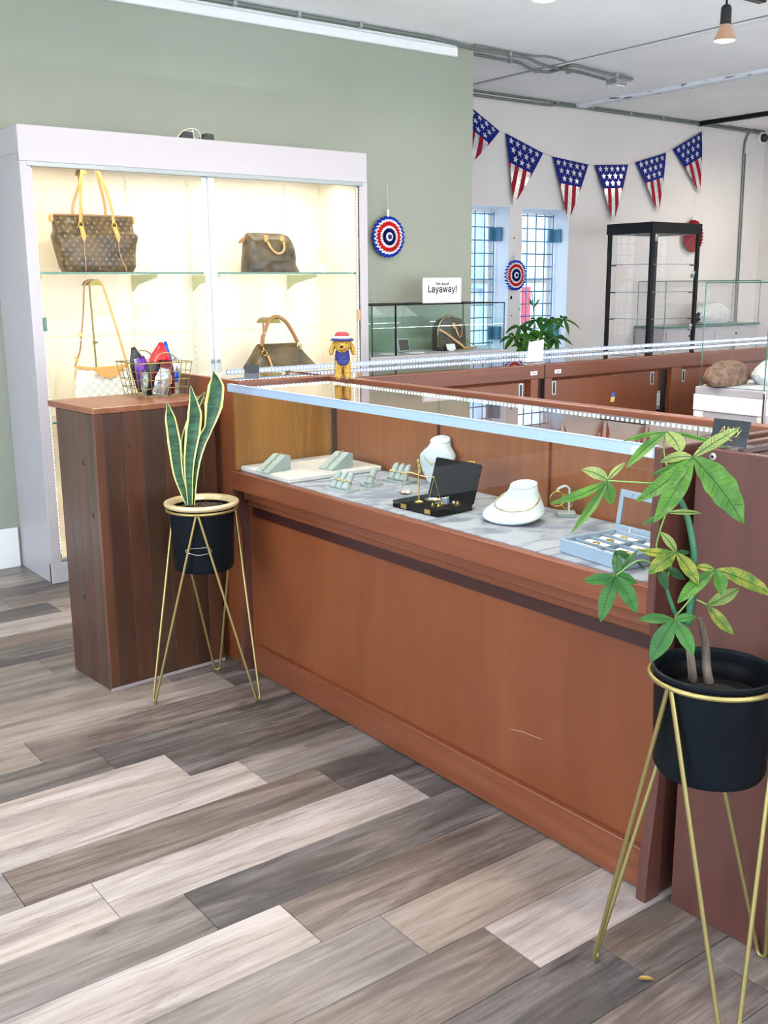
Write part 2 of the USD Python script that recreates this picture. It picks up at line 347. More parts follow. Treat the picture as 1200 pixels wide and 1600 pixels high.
noisy('monogram_dark', (44, 35, 22), (96, 79, 50), (11, 11, 11), rough=.36, detail=5, lo=.3, hi=.7, bump=.25, bscale=(20, 20, 20))  # crease highlights painted into this canvas as well
noisy('canvas_charcoal', (46, 42, 38), (72, 64, 54), (30, 30, 30), rough=.45)
flat('print_tan', (152, 122, 76), .5); flat('print_brown', (104, 86, 54), .5); flat('vachetta', (226, 156, 84), .45); flat('vachetta_pale', (204, 150, 98), .45); flat('vachetta_brown', (150, 106, 60), .45)
put('checker_canvas', {'g': ('geometry', {}), 'ms': ('mapping', {'scale': (1, 1, 1)}), 'c': ('checker_texture', {'color1': lin((236, 226, 202)), 'color2': lin((196, 196, 186)), 'scale': 44.0}),
     'p': ('principled_bsdf', {'roughness': .5})}, [('g.position', 'ms.vector'), ('ms.vector', 'c.vector'), ('c.color', 'p.base_color')], surface='p.BSDF')
noisy('pot_black', (8, 13, 17), (11, 17, 21), (6, 6, 6), rough=.45, specular_ior_level=.12); flat('nursery_pot', (9, 10, 11), .4, 0, specular_ior_level=.2); flat('edge_sticker', (196, 214, 236), .5); flat('scratch_tan', (196, 158, 132), .6)
noisy('potting_soil', (36, 28, 22), (84, 66, 50), (120, 120, 120), rough=.95, detail=6, bump=1.0, bscale=(160, 160, 160))
noisy('dark_soil', (8, 7, 7), (22, 19, 16), (90, 90, 90), rough=.95, bump=1.0, bscale=(120, 120, 120))
leafy('snake_green', (16, 54, 34), (52, 98, 58), (16, 16, 90), .12); leafy('snake_margin', (206, 206, 122), (226, 224, 156), (20, 20, 20), .15)
leafy('leaf_bright', (50, 102, 22), (80, 130, 36)); leafy('leaf_green', (38, 94, 38), (60, 118, 50)); leafy('leaf_dark', (28, 76, 40), (48, 104, 54))
leafy('leaf_pale', (112, 134, 66), (144, 160, 92)); leafy('leaf_yellow', (70, 108, 28), (150, 148, 50), (45, 45, 45)); leafy('leaf_back', (34, 88, 38), (66, 124, 54), (9, 9, 9), .4)
flat('leaf_vein', (40, 78, 26), .5)
noisy('green_stem', (34, 88, 62), (54, 110, 76), (20, 20, 6), rough=.45); noisy('bark', (78, 67, 56), (116, 103, 90), (60, 60, 16), rough=.85); flat('petiole_green', (110, 146, 70), .5)
flat('bracket_sage', (176, 184, 142), .5)
flat('ink_black', (18, 16, 15), .6); flat('walnut_trim', (150, 140, 140), .6)
flat('print_faint', (92, 80, 62), .5)
flat('gem_lilac', (196, 176, 214), .15); flat('gem_clear', (232, 226, 214), .15); flat('gem_blue', (150, 176, 216), .15)
flat('stile_metal', (206, 209, 206), .35, .3)
flat('golden_scuff', (172, 130, 66), .6)
flat('dry_leaf', (176, 136, 62), .7)
flat('foil_blue', (16, 30, 112), .5, .0, specular_ior_level=.12); flat('foil_red', (146, 22, 42), .5, .0, specular_ior_level=.12); flat('foil_bright_red', (150, 10, 24), .3, .3, specular_ior_level=.3); flat('foil_dark_blue', (20, 32, 96), .3, .4)
noisy('foil_silver', (190, 196, 206), (240, 240, 236), (40, 40, 40), rough=.22, metal=.7); flat('foil_rosette_blue', (30, 72, 190), .25, .4); flat('foil_rosette_white', (236, 236, 240), .3, .2); flat('foil_rosette_red', (206, 44, 40), .25, .4)
flat('string_white', (214, 208, 196), .8)
flat('wrap_purple', (96, 40, 140), .28, .3); flat('wrap_red', (214, 36, 40), .25, .3); flat('wrap_maroon', (92, 20, 30), .28, .3); flat('wrap_blue', (26, 84, 190), .25, .3); flat('wrap_navy', (20, 30, 70), .28, .3)
noisy('wrap_silver', (120, 126, 134), (232, 236, 240), (50, 50, 50), rough=.22, metal=.6); noisy('wrap_black', (18, 18, 20), (60, 60, 64), (40, 40, 40), rough=.3, metal=.3); noisy('wrap_mint', (90, 116, 96), (222, 232, 214), (60, 60, 60), rough=.25, metal=.3)
noisy('bead_gold', (132, 88, 22), (220, 174, 70), (220, 220, 220), rough=.35, bump=1.0, bscale=(260, 260, 260)); noisy('bead_blue', (12, 20, 84), (44, 60, 150), (240, 240, 240), rough=.3, lo=.45, hi=.75, bump=1.0, bscale=(260, 260, 260))
noisy('bead_red', (120, 20, 30), (190, 50, 60), (200, 200, 200), rough=.35, bump=1.0, bscale=(260, 260, 260)); flat('bead_black', (16, 14, 18), .2); flat('bead_white', (230, 230, 236), .35)
flat('skin_screen', (70, 66, 60), .25); flat('sticker_blue', (40, 110, 190), .5); flat('sticker_yellow', (216, 190, 110), .5)
flat('facade_pale', (226, 232, 238), .7); flat('facade_blue', (176, 196, 214), .6); flat('facade_sill', (150, 166, 184), .6); flat('facade_red', (200, 70, 80), .6); flat('pavement', (190, 190, 188), .8)
noisy('plush_white', (186, 190, 192), (208, 211, 212), (60, 60, 60), rough=.9, bump=.6, bscale=(90, 90, 90))
noisy('stone_tan', (96, 72, 56), (132, 106, 86), (40, 40, 40), rough=.8)
# ================================================================ the setting
ZC = 2.87
floor = thing('floor', 'grey-brown wood-look plank floor', kind='structure')
obj('subfloor', box(-2.8, 9.7, -2.6, 6.35, -.08, -.008), 'subfloor_dark', floor)
TONE = {0: {1.398: 'plank_pale', .484: 'plank_brown', -.43: 'plank_mid'}, 1: {1.225: 'plank_tan', .311: 'plank_mid'}, 2: {1.07: 'plank_brown', .156: 'plank_pale'}, 3: {.92: 'plank_slate', .006: 'plank_mid'},
        4: {1.667: 'plank_slate', .753: 'plank_pale', -.16: 'plank_pale'}, 5: {1.513: 'plank_slate', .599: 'plank_brown', -.315: 'plank_mid'}, 6: {1.368: 'plank_mid', .454: 'plank_pale', -.46: 'plank_pale'},
        7: {1.21: 'plank_dark', .296: 'plank_pale'}, 8: {1.053: 'plank_slate', .139: 'plank_dark'}, 9: {1.81: 'plank_brown', .896: 'plank_brown', -.02: 'plank_tan'}, 10: {.739: 'plank_tan', 1.653: 'plank_dark'},
        11: {1.5: 'plank_brown', .58: 'plank_tan'}, 12: {1.34: 'plank_tan', .43: 'plank_mid'}, -1: {1.555: 'plank_brown', .641: 'plank_slate'}, -2: {1.71: 'plank_mid', .8: 'plank_brown'}}
_t = ['plank_pale', 'plank_tan', 'plank_mid', 'plank_brown', 'plank_dark', 'plank_mid', 'plank_tan']
PW, PL = .1766, .914
for k in range(-7, 23):
    y0 = 1.317+PW*k; y1 = min(y0+PW, 5.2)
    x = (1.398-.1567*k) % PL - 2*PL
    while x < 2.1:
        mat = next((v for q, v in TONE.get(k, {}).items() if abs(q-x) < .06), None) or _t[int(RNG.integers(len(_t)))]
        if x+PL > -1.1:
            obj('plank', box(x+.0006, x+PL-.0006, y0+.0006, y1-.0006, -.008, 0, .0012), mat, floor)
        x += PL
def structure(name, mesh, mat, label, parent=None, smooth=False):
    return obj(name, mesh, mat, None, smooth, label, 'structure')
structure('ceiling', box(-2.8, 9.8, -2.6, 6.5, ZC, ZC+.1), 'ceiling_paint', 'white textured ceiling')
structure('wall_rear', [box(-2.8, 4.67, 5.2, 5.34, 0, ZC), box(4.53, 4.67, 5.34, 6.35, 0, ZC)], 'sage_wall', 'sage green wall behind the tall display cabinet')
W1, W2, WZ = (5.55, 6.122), (6.261, 6.829), (.845, 2.012)
hole = lambda w: [(w[0], WZ[0]), (w[1], WZ[0]), (w[1], WZ[1]), (w[0], WZ[1])]
structure('wall_back', prism(Polygon([(4.5, 0), (9.8, 0), (9.8, ZC), (4.5, ZC)], [hole(W1), hole(W2)]), .26, 'xz', 6.35), 'white_wall', 'white far wall with two narrow windows')
structure('wall_right', box(9.65, 9.8, 2.0, 6.35, 0, ZC), 'white_wall', 'white wall at the far right end')
structure('wall_east', box(9.65, 9.8, -2.6, 2.0, 0, ZC), 'white_wall', 'white wall out of view on the right')
# the shop front behind the camera and the glazed wall at the left, each with its openings
structure('wall_front', prism(Polygon([(-2.8, 0), (9.8, 0), (9.8, ZC), (-2.8, ZC)], [[(-2.3, .35), (9.1, .35), (9.1, 2.65), (-2.3, 2.65)]]), .12, 'xz', -2.72), 'white_wall', 'white front wall with shop windows')
structure('wall_left', prism(Polygon([(-2.6, 0), (5.2, 0), (5.2, ZC), (-2.6, ZC)], [[(-.6, .6), (3.8, .6), (3.8, 2.6), (-.6, 2.6)]]), .12, 'yz', -2.92), 'white_wall', 'white left wall with a wide window')
structure('baseboard_rear', box(-2.8, 1.585, 5.186, 5.2, 0, .205, .003), 'white_trim', 'tall white baseboard under the sage wall')
structure('trim_1', [box(-2.8, 4.515, 5.17, 5.2, 2.777, 2.83, .004), box(-2.8, 4.515, 5.182, 5.2, 2.825, 2.846)], 'white_trim', 'white moulding along the top of the sage wall')
structure('trim_2', box(5.545, 5.62, -2.6, 6.35, ZC-.012, ZC), 'white_trim', 'thin white seam strip across the ceiling')
structure('trim_3', box(6.84, 6.94, -2.6, 6.35, ZC-.03, ZC, .004), 'scuffed_white', 'scuffed white batten across the ceiling')
structure('trim_4', box(5.528, 5.544, -2.6, 6.35, ZC-.004, ZC), 'steel_grey', 'dark seam line beside the ceiling strip')
for n, (w, nv) in enumerate(((W1, 5), (W2, 5)), 1):
    win = thing(f'window_{n}', ('left' if n == 1 else 'right')+' narrow deep-set window in the white far wall', kind='structure')
    a, b = w; z0, z1 = WZ
    obj('reveal', [box(a+.0005, a+.004, 6.352, 6.569, z0+.004, z1-.004), box(b-.004, b-.0005, 6.352, 6.569, z0+.004, z1-.004), box(a+.0005, b-.0005, 6.352, 6.569, z1-.004, z1-.0005), box(a+.0005, b-.0005, 6.352, 6.569, z0+.0005, z0+.004)], 'reveal_white', win)
    obj('frame', [box(a, a+.035, 6.57, 6.6, z0, z1), box(b-.035, b, 6.57, 6.6, z0, z1), box(a+.035, b-.035, 6.57, 6.6, z1-.035, z1), box(a+.035, b-.035, 6.57, 6.6, z0, z0+.04), box(a+.035, b-.035, 6.572, 6.598, 1.40, 1.43)], 'white_trim', win)
    obj('pane', sheetpane(a+.035, b-.035, 6.584, 6.588, z0+.04, z1-.035), 'clear_glass', win)
    g = thing('window_grille', ('blue-grey steel security grille in the left window, partly hidden by the sage wall' if n == 1 else 'blue-grey steel security grille in the right window behind the leafy plant'), 'grille', group=None)
    for i in range(nv):
        xx = b-.026-.105*i
        obj('vertical_bar', rod((xx, 6.512, z0+.05), (xx, 6.512, z1-.03), .0052, 6), 'grille_steel', g)
    z = z1-.05
    while z > z0+.03:
        obj('crossbar', rod((a+.02, 6.522, z), (b-.012, 6.522, z), .0052, 6), 'grille_steel', g); z -= .1055
    for zz in (1.80, .99):
        obj('bracket', [box(b-.028, b-.004, 6.43, 6.525, zz-.055, zz+.055, .002), box(b-.07, b-.026, 6.514, 6.522, zz-.055, zz+.055)], 'grille_steel', g)
# what stands outside the windows
nb = thing('neighbour_building', 'pale overexposed building seen through the two barred windows', 'building')
obj('wall', box(2, 16, 10.4, 10.8, 0, 5.5), 'facade_pale', nb)
for i, xx in enumerate(np.arange(6.4, 13.5, .62)):
    obj('pilaster', box(xx, xx+.16, 10.28, 10.4, 0, 5.0, .01), 'facade_sill' if i % 3 == 1 else 'facade_pale', nb)
for xx in (7.3, 9.15, 11.0, 12.8):
    w_ = obj('window', box(xx, xx+.55, 10.36, 10.4, 1.45, 2.6), 'facade_blue', nb); obj('sill', box(xx-.06, xx+.6, 10.26, 10.4, 1.33, 1.45, .01), 'facade_sill', nb)
obj('red_band', box(10.15, 10.3, 10.24, 10.28, .85, 1.35, .01), 'facade_red', nb, label='red vertical sign panel')
structure('pavement', box(2, 16, 6.62, 10.8, -.2, -.02), 'pavement', 'pale pavement outside the windows')

# ================================================================ conduits, track and lamps on the ceiling
def conduit(label, P, r=.0105, clamps=(), z=None, group='steel conduits under the ceiling'):
    t = thing('conduit', label, 'electrical conduit', group=None)
    obj('pipe', tube(P, r, 8), 'conduit_steel', t, True)
    for c in clamps:
        c = np.array(c, float); obj('clamp', cbox(c, (.022, .034, .03), .003), 'satin_steel', t)
    return t
C = lambda pts, z=2.846: [at(u, v, z=z) for u, v in pts]
yc = 5.185
conduit('long steel conduit above the sage wall moulding that bends down to the junction box',
        np.vstack([[(-2.7, 5.15, 2.857), (1.0, 5.15, 2.857), (4.3, 5.15, 2.855)], smoothpath(C([(737, 75.5), (795, 85), (822, 90), (842, 99), (862, 105), (905, 113), (946, 124)]), 6)]), clamps=[(x_, 5.15, 2.853) for x_ in (2.93, 3.33, 3.75)]+C([(796, 85)]))
conduit('steel conduit bending under the long one beside the sage wall corner',
        np.vstack([[(4.45, 5.3, 2.85)], smoothpath(C([(738, 84), (796, 95), (813, 99), (832, 109), (855, 112.5), (873, 109), (896, 102), (930, 110), (968, 119), (988, 123)]), 6)]), clamps=C([(797, 95), (838, 111), (888, 112), (963, 117)]))
conduit('thin steel conduit lying flat on the ceiling above the bent pair', smoothpath(C([(742, 70), (800, 81), (830, 87), (858, 89), (884, 96)], 2.862), 6), .006)
conduit('twin steel conduit along the top edge of the white far wall, upper of the pair', [(4.7, 6.335, 2.862), (9.6, 6.335, 2.862)], .009, clamps=[(x_, 6.335, 2.86) for x_ in (6.62, 7.05, 7.55, 8.0, 8.55)])
conduit('lower steel conduit along the top edge of the white far wall', smoothpath([(4.7, 6.33, 2.835), (5.8, 6.33, 2.83), (6.5, 6.33, 2.832), (6.9, 6.332, 2.845), (9.5, 6.332, 2.84)], 8), .011)
cw = [at(1148, 503, y=6.335), at(1157.5, 330, y=6.335), at(1162.5, 240, y=6.335), at(1166, 217, y=6.335), at(1173, 205, y=6.33), at(1186, 200, y=6.32), at(1200, 198, y=6.3)]
cw = [np.array([cw[0][0], 6.335, .9])]+cw
conduit('vertical steel conduit on the white far wall, bending over beside the dome camera', smoothpath(cw, 6), .010)
conduit('second vertical steel conduit close beside the bent one on the white far wall', [np.array([p[0]+.035, 6.34, p[2]]) for p in cw[:4]], .006)
jb = thing('junction_box', 'small steel junction box on the ceiling where the bent conduits end', 'junction box')
j = at(963, 129, z=2.82)
obj('box', cbox(j, (.11, .11, .045), .006), 'satin_steel', jb)
obj('cover', cbox(j-np.array([0, 0, .026]), (.09, .09, .008), .002), 'white_trim', jb)
obj('strap', cbox(at(975, 124, z=2.835), (.16, .03, .012), .002), 'satin_steel', jb)
tk = thing('lighting_track', 'black lighting track crossing the ceiling above the far right wall', 'lighting track')
obj('rail', box(8.53, 8.575, 3.0, 6.33, 2.832, ZC, .003), 'black_metal', tk); obj('end_cap', box(8.527, 8.578, 6.33, 6.345, 2.828, ZC, .002), 'black_plastic', tk)
sd = thing('security_camera', 'small black dome camera at the top right of the white far wall', 'security camera')
p = at(1190, 216, y=6.33)
obj('mount', rot(cyl((0, 0, 0), .055, .03), PI/2, (1, 0, 0)).apply_translation(p), 'white_trim', sd, 30); obj('dome', ball(p+np.array([0, -.025, 0]), .042, 3), 'black_plastic', sd, True)

def spot(label, x, y, track=None, power=620.0, colour=(1, .9, .76), z=2.60):
    t = thing('spot_lamp', label, 'ceiling lamp', (x, y, z))
    obj('stem', rod((0, 0, .165), (0, 0, .25), .0055), 'black_metal', t, True)
    obj('socket', lathe([(0, .178), (.014, .176), (.023, .168), (.0265, .155), (.0275, .09), (.0275, .08), (0, .08)], 28), 'black_plastic', t, 40)
    obj('bell', lathe([(.0265, .085), (.031, .068), (.042, .04), (.052, .018), (.056, .004), (.054, .004), (.05, .018), (.04, .04), (.026, .08)], 32), 'lamp_bell', t, 40)
    obj('bulb', lathe([(.0, -.004), (.03, -.002), (.052, .006), (.0, .008)], 32), 'lamp_glow', t, True)
    L = UsdLux.DiskLight.Define(stage, str(t.GetPath())+'/light'); L.CreateRadiusAttr(.05); L.CreateIntensityAttr(power); L.CreateColorAttr(Gf.Vec3f(*colour))
    L.AddTranslateOp().Set(Gf.Vec3d(0, 0, -.012))
    return t
put('lamp_bell', {'p': ('principled_bsdf', {'base_color': lin((150, 122, 102)), 'roughness': .35, 'emission_color': lin((255, 200, 150)), 'emission_strength': .22})}, surface='p.BSDF')
t2 = thing('lighting_track', 'black ceiling track that carries the spot lamps over the back counter', 'lighting track')
obj('rail', box(.3, 5.0, 3.435, 3.465, 2.84, ZC, .003), 'black_metal', t2); obj('end_feed', box(4.98, 5.13, 3.425, 3.475, 2.826, ZC, .004), 'black_plastic', t2)
spot('black spot lamp with a glowing bell hanging from the ceiling at the top right', 4.82, 3.45)
spot('glowing spot lamp cut off by the top edge of the picture', 3.51, 3.45, z=2.605)
spot('spot lamp on the track above the left end of the glass counter', 2.2, 3.45, power=1100.0); spot('spot lamp at the left end of the track', .7, 3.45)
for x_, y_, w_ in ((2.1, 1.9, 'over the middle of the glass counter'), (2.1, .5, 'over the solid counter at the right edge'), (.9, 1.0, 'nearest the camera, over the open floor'), (.2, 2.3, 'over the floor left of the pedestal')):
    spot('spot lamp above the picture, '+w_, x_, y_, power=620.0 if x_ < 1 else 800.0)
for x_, y_, w_ in ((8.55, 4.2, 'nearer end'), (8.55, 5.3, 'far end, by the red rosette')):
    spot('spot lamp above the picture on the far right track, '+w_, x_, y_, power=520.0, colour=(1, .86, .68))
# ================================================================ tall lit display cabinet against the sage wall
cx0, cx1, cy0, cy1, cz = 1.597, 3.50, 4.77, 5.195, 2.10
case = thing('display_cabinet', 'tall white lit display cabinet with sliding glass doors holding handbags', 'display cabinet')
obj('side_panel', box(cx0, cx0+.02, cy0+.002, cy1, 0, cz-.12, .002), 'white_lacquer', case)
obj('side_panel', box(cx1-.02, cx1, cy0+.002, cy1, 0, cz-.12, .002), 'white_lacquer', case)
obj('stile', box(cx0, cx0+.05, cy0-.012, cy0+.004, .10, cz-.155, .002), 'white_lacquer', case)
obj('stile', box(cx1-.048, cx1, cy0-.012, cy0+.004, .10, cz-.155, .002), 'white_lacquer', case)
obj('header', [box(cx0, cx1, cy0-.012, cy0+.012, 1.945, cz, .003), box(cx0, cx1, cy0+.01, cy1, cz-.12, cz, .003)], 'white_lacquer', case)
obj('plinth', box(cx0+.0, cx1, cy0-.012, cy0+.02, 0, .10, .003), 'white_lacquer', case)
obj('back_panel', box(cx0+.02, cx1-.02, cy1-.02, cy1, .08, 1.98), 'cream_board', case)
obj('lining', [box(cx0+.02, cx0+.025, cy0+.03, cy1-.02, .1, 1.97), box(cx1-.05, cx1-.045, cy0+.03, cy1-.02, .1, 1.972)], 'cream_board', case)
obj('deck', box(cx0+.02, cx1-.02, cy0+.02, cy1-.02, .06, .10), 'cream_board', case)
obj('track', box(cx0+.03, cx1-.03, cy0-.014, cy0+.02, 1.925, 1.947, .002), 'steel_grey', case)
obj('track', [box(cx0+.05, cx1-.048, cy0-.01, cy0+.02, .10, .118, .002)], 'steel_grey', case)
for k, (a, b, yy) in enumerate(((cx0+.05, 2.532, cy0+.016), (2.528, cx1-.048, cy0+.002))):
    d = obj('door', sheetpane(a, b, yy, yy+.005, .118, 1.925), 'door_glass', case)
    s = (b-.03, b) if k == 0 else (a, a+.034)
    obj('door_stile', box(s[0], s[1], yy-.004, yy+.009, .118, 1.925, .002), 'stile_metal', d)
    obj('lock', rot(cyl((0, 0, 0), .009, .01, 16), PI/2, (1, 0, 0)).apply_translation((s[0]+.016, yy-.006, 1.02)), 'steel_grey', d)
    e = (cx0+.056, cx0+.075) if k == 0 else (cx1-.068, cx1-.052)
    obj('door_pull', box(e[0], e[1], yy-.008, yy+.002, 1.20, 1.262, .002), 'glass_edge' if k == 0 else 'vachetta_pale', d)
for z in (1.466, .773):
    for a, b in ((cx0+.03, 2.50), (2.56, cx1-.052)):
        sh = obj('shelf', sheetpane(a, b, cy0+.035, cy1-.03, z-.008, z), 'door_glass', case)
        obj('shelf_edge', box(a, b, cy0+.033, cy0+.0352, z-.009, z+.001), 'glass_edge', sh)
for xx in (1.70, 2.272, 2.62, 3.224):
    s = obj('shelf_standard', box(xx-.008, xx+.008, cy1-.026, cy1-.02, .2, 1.95), 'cream_board', case)
    obj('slots', [box(xx-.0014, xx+.0014, cy1-.0272, cy1-.026, z, z+.017) for z in np.arange(.25, 1.92, .034)], 'bracket_sage', s, kind='stuff')
    for z in (1.457, .764):
        obj('bracket', prism([(cy1-.03, z), (cy0+.09, z), (cy0+.09, z-.014), (cy1-.10, z-.05), (cy1-.03, z-.085)], .006, 'yz', xx-.003), 'bracket_sage', case)
for xx, w in ((cx0+.052, .006), (cx1-.056, .007)):
    xs_ = xx if xx < 2 else xx-.004
    ls = obj('led_channel', box(xs_, xs_+(.010 if xx < 2 else .0135), cy0+.012, cy0+.022, .12, 1.925), 'white_lacquer', case)
    obj('led_dots', [box(xs_+.002, xs_+.008, cy0+.0105, cy0+.012, z, z+.011) for z in np.arange(.14, 1.92, .0165)], 'led_warm', ls, kind='stuff')
rect_light('/World/display_cabinet/top_lamp', (2.55, 4.94, 1.945), (0, 0.12, -1), 1.72, .14, (1, .85, .60), 8.4)
rect_light('/World/display_cabinet/left_lamp', (1.66, 4.81, 1.03), (1, .45, 0), .03, 1.6, (1, .93, .77), 10.5)
rect_light('/World/display_cabinet/right_lamp', (3.432, 4.81, 1.03), (-1, .45, 0), .03, 1.6, (1, .93, .77), 10.5)
# on top of it
for k, u in enumerate((289, 322)):
    p = at(u, 215+2*k, y=4.84); a = thing('power_adapter', ('left' if k == 0 else 'right')+' black power adapter atop the white display cabinet'+(', white cord looped beside it' if k else ''), 'power adapter', (p[0], 4.84, cz))
    obj('body', prism([(-.03, 0), (.033, 0), (.03, .036), (-.012, .038), (-.03, .012)], .05, 'xz', -.025), 'black_plastic', a)
    obj('plug_pins', [box(.033, .045, -.008, -.004, .012, .018), box(.033, .045, .004, .008, .012, .018)], 'steel_grey', a)
wc = UsdGeom.Xformable(a); ADX = np.array([at(322, 217, y=4.84)[0], 4.84, cz])
b0 = at(300, 216, y=4.83)[0]
obj('cord', mv(tube(smoothpath([(b0-.085, 4.83, cz+.004), (b0-.04, 4.83, cz+.045), (b0+.02, 4.835, cz+.056), (b0+.05, 4.84, cz+.035), (b0+.055, 4.84, cz+.004), (b0+.1, 4.9, cz+.004)], 8), .003, 6), -ADX), 'string_white', a, True)
obj('cord_drop', mv(tube(smoothpath([(b0-.005, 4.84, cz+.004), (b0+.01, 4.84, cz+.05), (b0+.018, 4.84, cz+.004)], 6), .003, 6), -ADX), 'string_white', a, True)
# ================================================================ wooden pedestal beside the counter
PED = 1.003
ped = thing('wooden_pedestal', 'dark reclaimed-wood pedestal carrying the wire snack basket', 'pedestal')
P0, P1 = np.array([1.287, 3.303]), np.array([1.752, 3.362]); ex = (P1-P0)/np.linalg.norm(P1-P0); ey = np.array([-.2+.02, 1.0]); ey /= np.linalg.norm(ey); ey = np.array([-ex[1], ex[0]])
PA = math.radians(4.0)
def pedbox(a0, a1, b0, b1, z0, z1, b=.0015):
    q = box(a0, a1, b0, b1, z0, z1, b); q = rot(q, PA, (0, 0, 1)); return mv(q, (P0[0], P0[1], 0))
PWID, PDEP = .468, .30
cuts = [0, .035, .105, .175, .262, .345, .41, PWID]
for i in range(len(cuts)-1):
    obj('plank', pedbox(cuts[i], cuts[i+1]-.0006, 0, .02, 0, PED-.022, .0012), ('walnut_b', 'walnut_a', 'walnut_b', 'walnut_c', 'walnut_b', 'walnut_a', 'walnut_b')[i], ped)
cuts = [.02, .085, .155, .23, PDEP]
for i in range(len(cuts)-1):
    obj('plank', pedbox(.001, .02, cuts[i], cuts[i+1]-.0006, 0, PED-.022, .0012), ('walnut_c', 'walnut_a', 'walnut_c', 'walnut_a')[i], ped)
obj('core', pedbox(.02, PWID, .02, PDEP, .004, PED-.024), 'walnut_a', ped)
obj('top', pedbox(-.001, PWID+.002, -.001, PDEP+.06, PED-.021, PED, .002), 'walnut_top', ped)
obj('floor_trim', pedbox(-.003, PWID, -.005, -.0005, 0, .012, .001), 'walnut_trim', ped)
kn = []
for a, z in ((.07, .60), (.20, .115), (.37, .27), (.40, .345), (.12, .86)):
    kn.append(pedbox(a, a+.007, -.0008, .0, z, z+.010, 0))
for b_, z in ((.10, .80), (.17, .30), (.05, .62)):
    kn.append(pedbox(.0002, .001, b_, b_+.008, z, z+.02, 0))
obj('nail_holes', kn, 'ink_black', ped, kind='stuff')

# ================================================================ the glass jewellery counter
fx = 1.74; y0, y1 = 1.357, 3.19; bx = 2.165; DZ = .757; TZ = 1.062
cnt = thing('jewellery_counter', 'long cherry-wood jewellery counter with a glass front and aluminium edge', 'display counter')
obj('front_panel', box(fx+.062, fx+.08, y0, y1, .02, .70), 'cherry_wood', cnt)
obj('base_trim', box(fx+.042, fx+.0615, y0+.002, y1-.04, .004, .108, .003), 'cherry_wood_long', cnt)
obj('shadow_board', box(fx+.056, fx+.0618, y0, y1-.035, .592, .70), 'maroon_board', cnt)  # separate board of darker maroon wood below the ledge
obj('moulding', box(fx+.036, fx+.056, y0, y1-.035, .632, .70, .004), 'cherry_wood_long', cnt)
obj('bead_moulding', box(fx+.024, fx+.036, y0, y1-.03, .655, .692, .003), 'cherry_wood_long', cnt)
obj('ledge', box(fx, fx+.024, y0-.004, y1+.02, .690, DZ, .003), 'cherry_wood_long', cnt)
obj('deck', box(fx+.024, bx+.02, y0, y1-.012, DZ-.03, DZ-.002), 'cherry_wood_long', cnt)
def end_panel(yy, t, name='end_panel', mat='plum_brown_wood'):
    # full height at the top, a curved bracket below the ledge running down to a narrow splayed foot
    pts = [(bx+.03, 0), (fx+.10, 0), (fx+.045, .0), (fx-.002, .0), (fx+.006, .10), (fx+.028, .28), (fx+.040, .42), (fx+.035, .52), (fx+.018, .60), (fx-.004, .655), (fx-.012, .69), (fx-.012, TZ-.004), (bx+.03, TZ-.004)]
    return obj(name, prism(pts, t, 'xz', yy), mat, cnt)
def leg(yy, t):
    pts = [(fx+.012, 0), (fx+.062, 0), (fx+.070, .69), (fx+.004, .69), (fx+.022, .62), (fx+.040, .52), (fx+.046, .42), (fx+.036, .26), (fx+.018, .10)]
    return obj('leg', prism(pts, t, 'xz', yy), 'plum_brown_wood', cnt)
leg(y0-.026, .026); leg(y1+.0, .018)
obj('end_panel', box(fx-.004, bx+.03, y0-.022, y0-.001, .69, TZ+.001, .002), 'plum_brown_wood', cnt)
obj('end_panel', box(fx+.070, bx+.03, y0-.020, y0-.001, .0, .689, .002), 'plum_brown_wood', cnt)
obj('end_panel', box(fx+.07, bx, y1-.012, y1, .01, .754), 'cherry_wood_cross', cnt)
obj('end_lining', box(fx+.012, bx, y1-.014, y1, DZ+.002, TZ-.012), 'golden_wood', cnt, label='golden varnished left end board inside the glass')
sc_ = [[(2.02, .84), (2.0, .93), (1.97, 1.01)], [(2.05, .80), (2.06, .92), (2.09, 1.02)], [(1.86, .97), (1.87, .955)], [(1.80, .80), (1.80, .86)]]
obj('scuff_marks', join([tube([(x_, y1-.0145, z_) for x_, z_ in q], .0006, 4) for q in sc_]), 'golden_scuff', cnt, kind='stuff')
# the back of the display: overlapping sliding boards with dark gaps between
ys = [y1-.016, 2.585, 2.56, 2.085, 1.66, 1.60, y0]
obj('back_board', box(bx+.004, bx+.012, 2.575, y1-.016, DZ-.002, TZ-.02), 'orange_wood', cnt)
obj('back_board', box(bx-.008, bx, 2.06, 2.545, DZ-.002, TZ-.02), 'orange_wood', cnt)
obj('back_board', box(bx+.004, bx+.012, 1.615, 2.09, DZ-.002, TZ-.02), 'orange_wood', cnt)
obj('back_board', box(bx-.008, bx, y0, 1.60, DZ-.002, TZ-.02), 'orange_wood', cnt)
obj('back_carcass', box(bx+.014, bx+.022, y0, y1-.016, .02, TZ-.02), 'maroon_board', cnt)
obj('corner_post', box(bx-.008, bx+.012, y1-.034, y1-.0165, DZ-.002, TZ-.02), 'maroon_board', cnt)
obj('back_rail', box(bx-.012, bx+.032, y0, y1-.001, TZ-.02, TZ+.006, .002), 'cherry_wood_long', cnt)
obj('left_rail', box(fx+.03, bx-.012, y1-.012, y1+.004, TZ-.012, TZ+.007, .002), 'cherry_wood_cross', cnt)
gf = obj('front_glass', sheetpane(fx+.004, fx+.010, y0+.002, y1-.014, DZ+.001, TZ-.02), 'clear_glass', cnt)
gt = obj('top_glass', sheetpane(fx+.004, bx-.012, y0+.001, y1-.013, TZ-.006, TZ), 'top_glass', cnt)
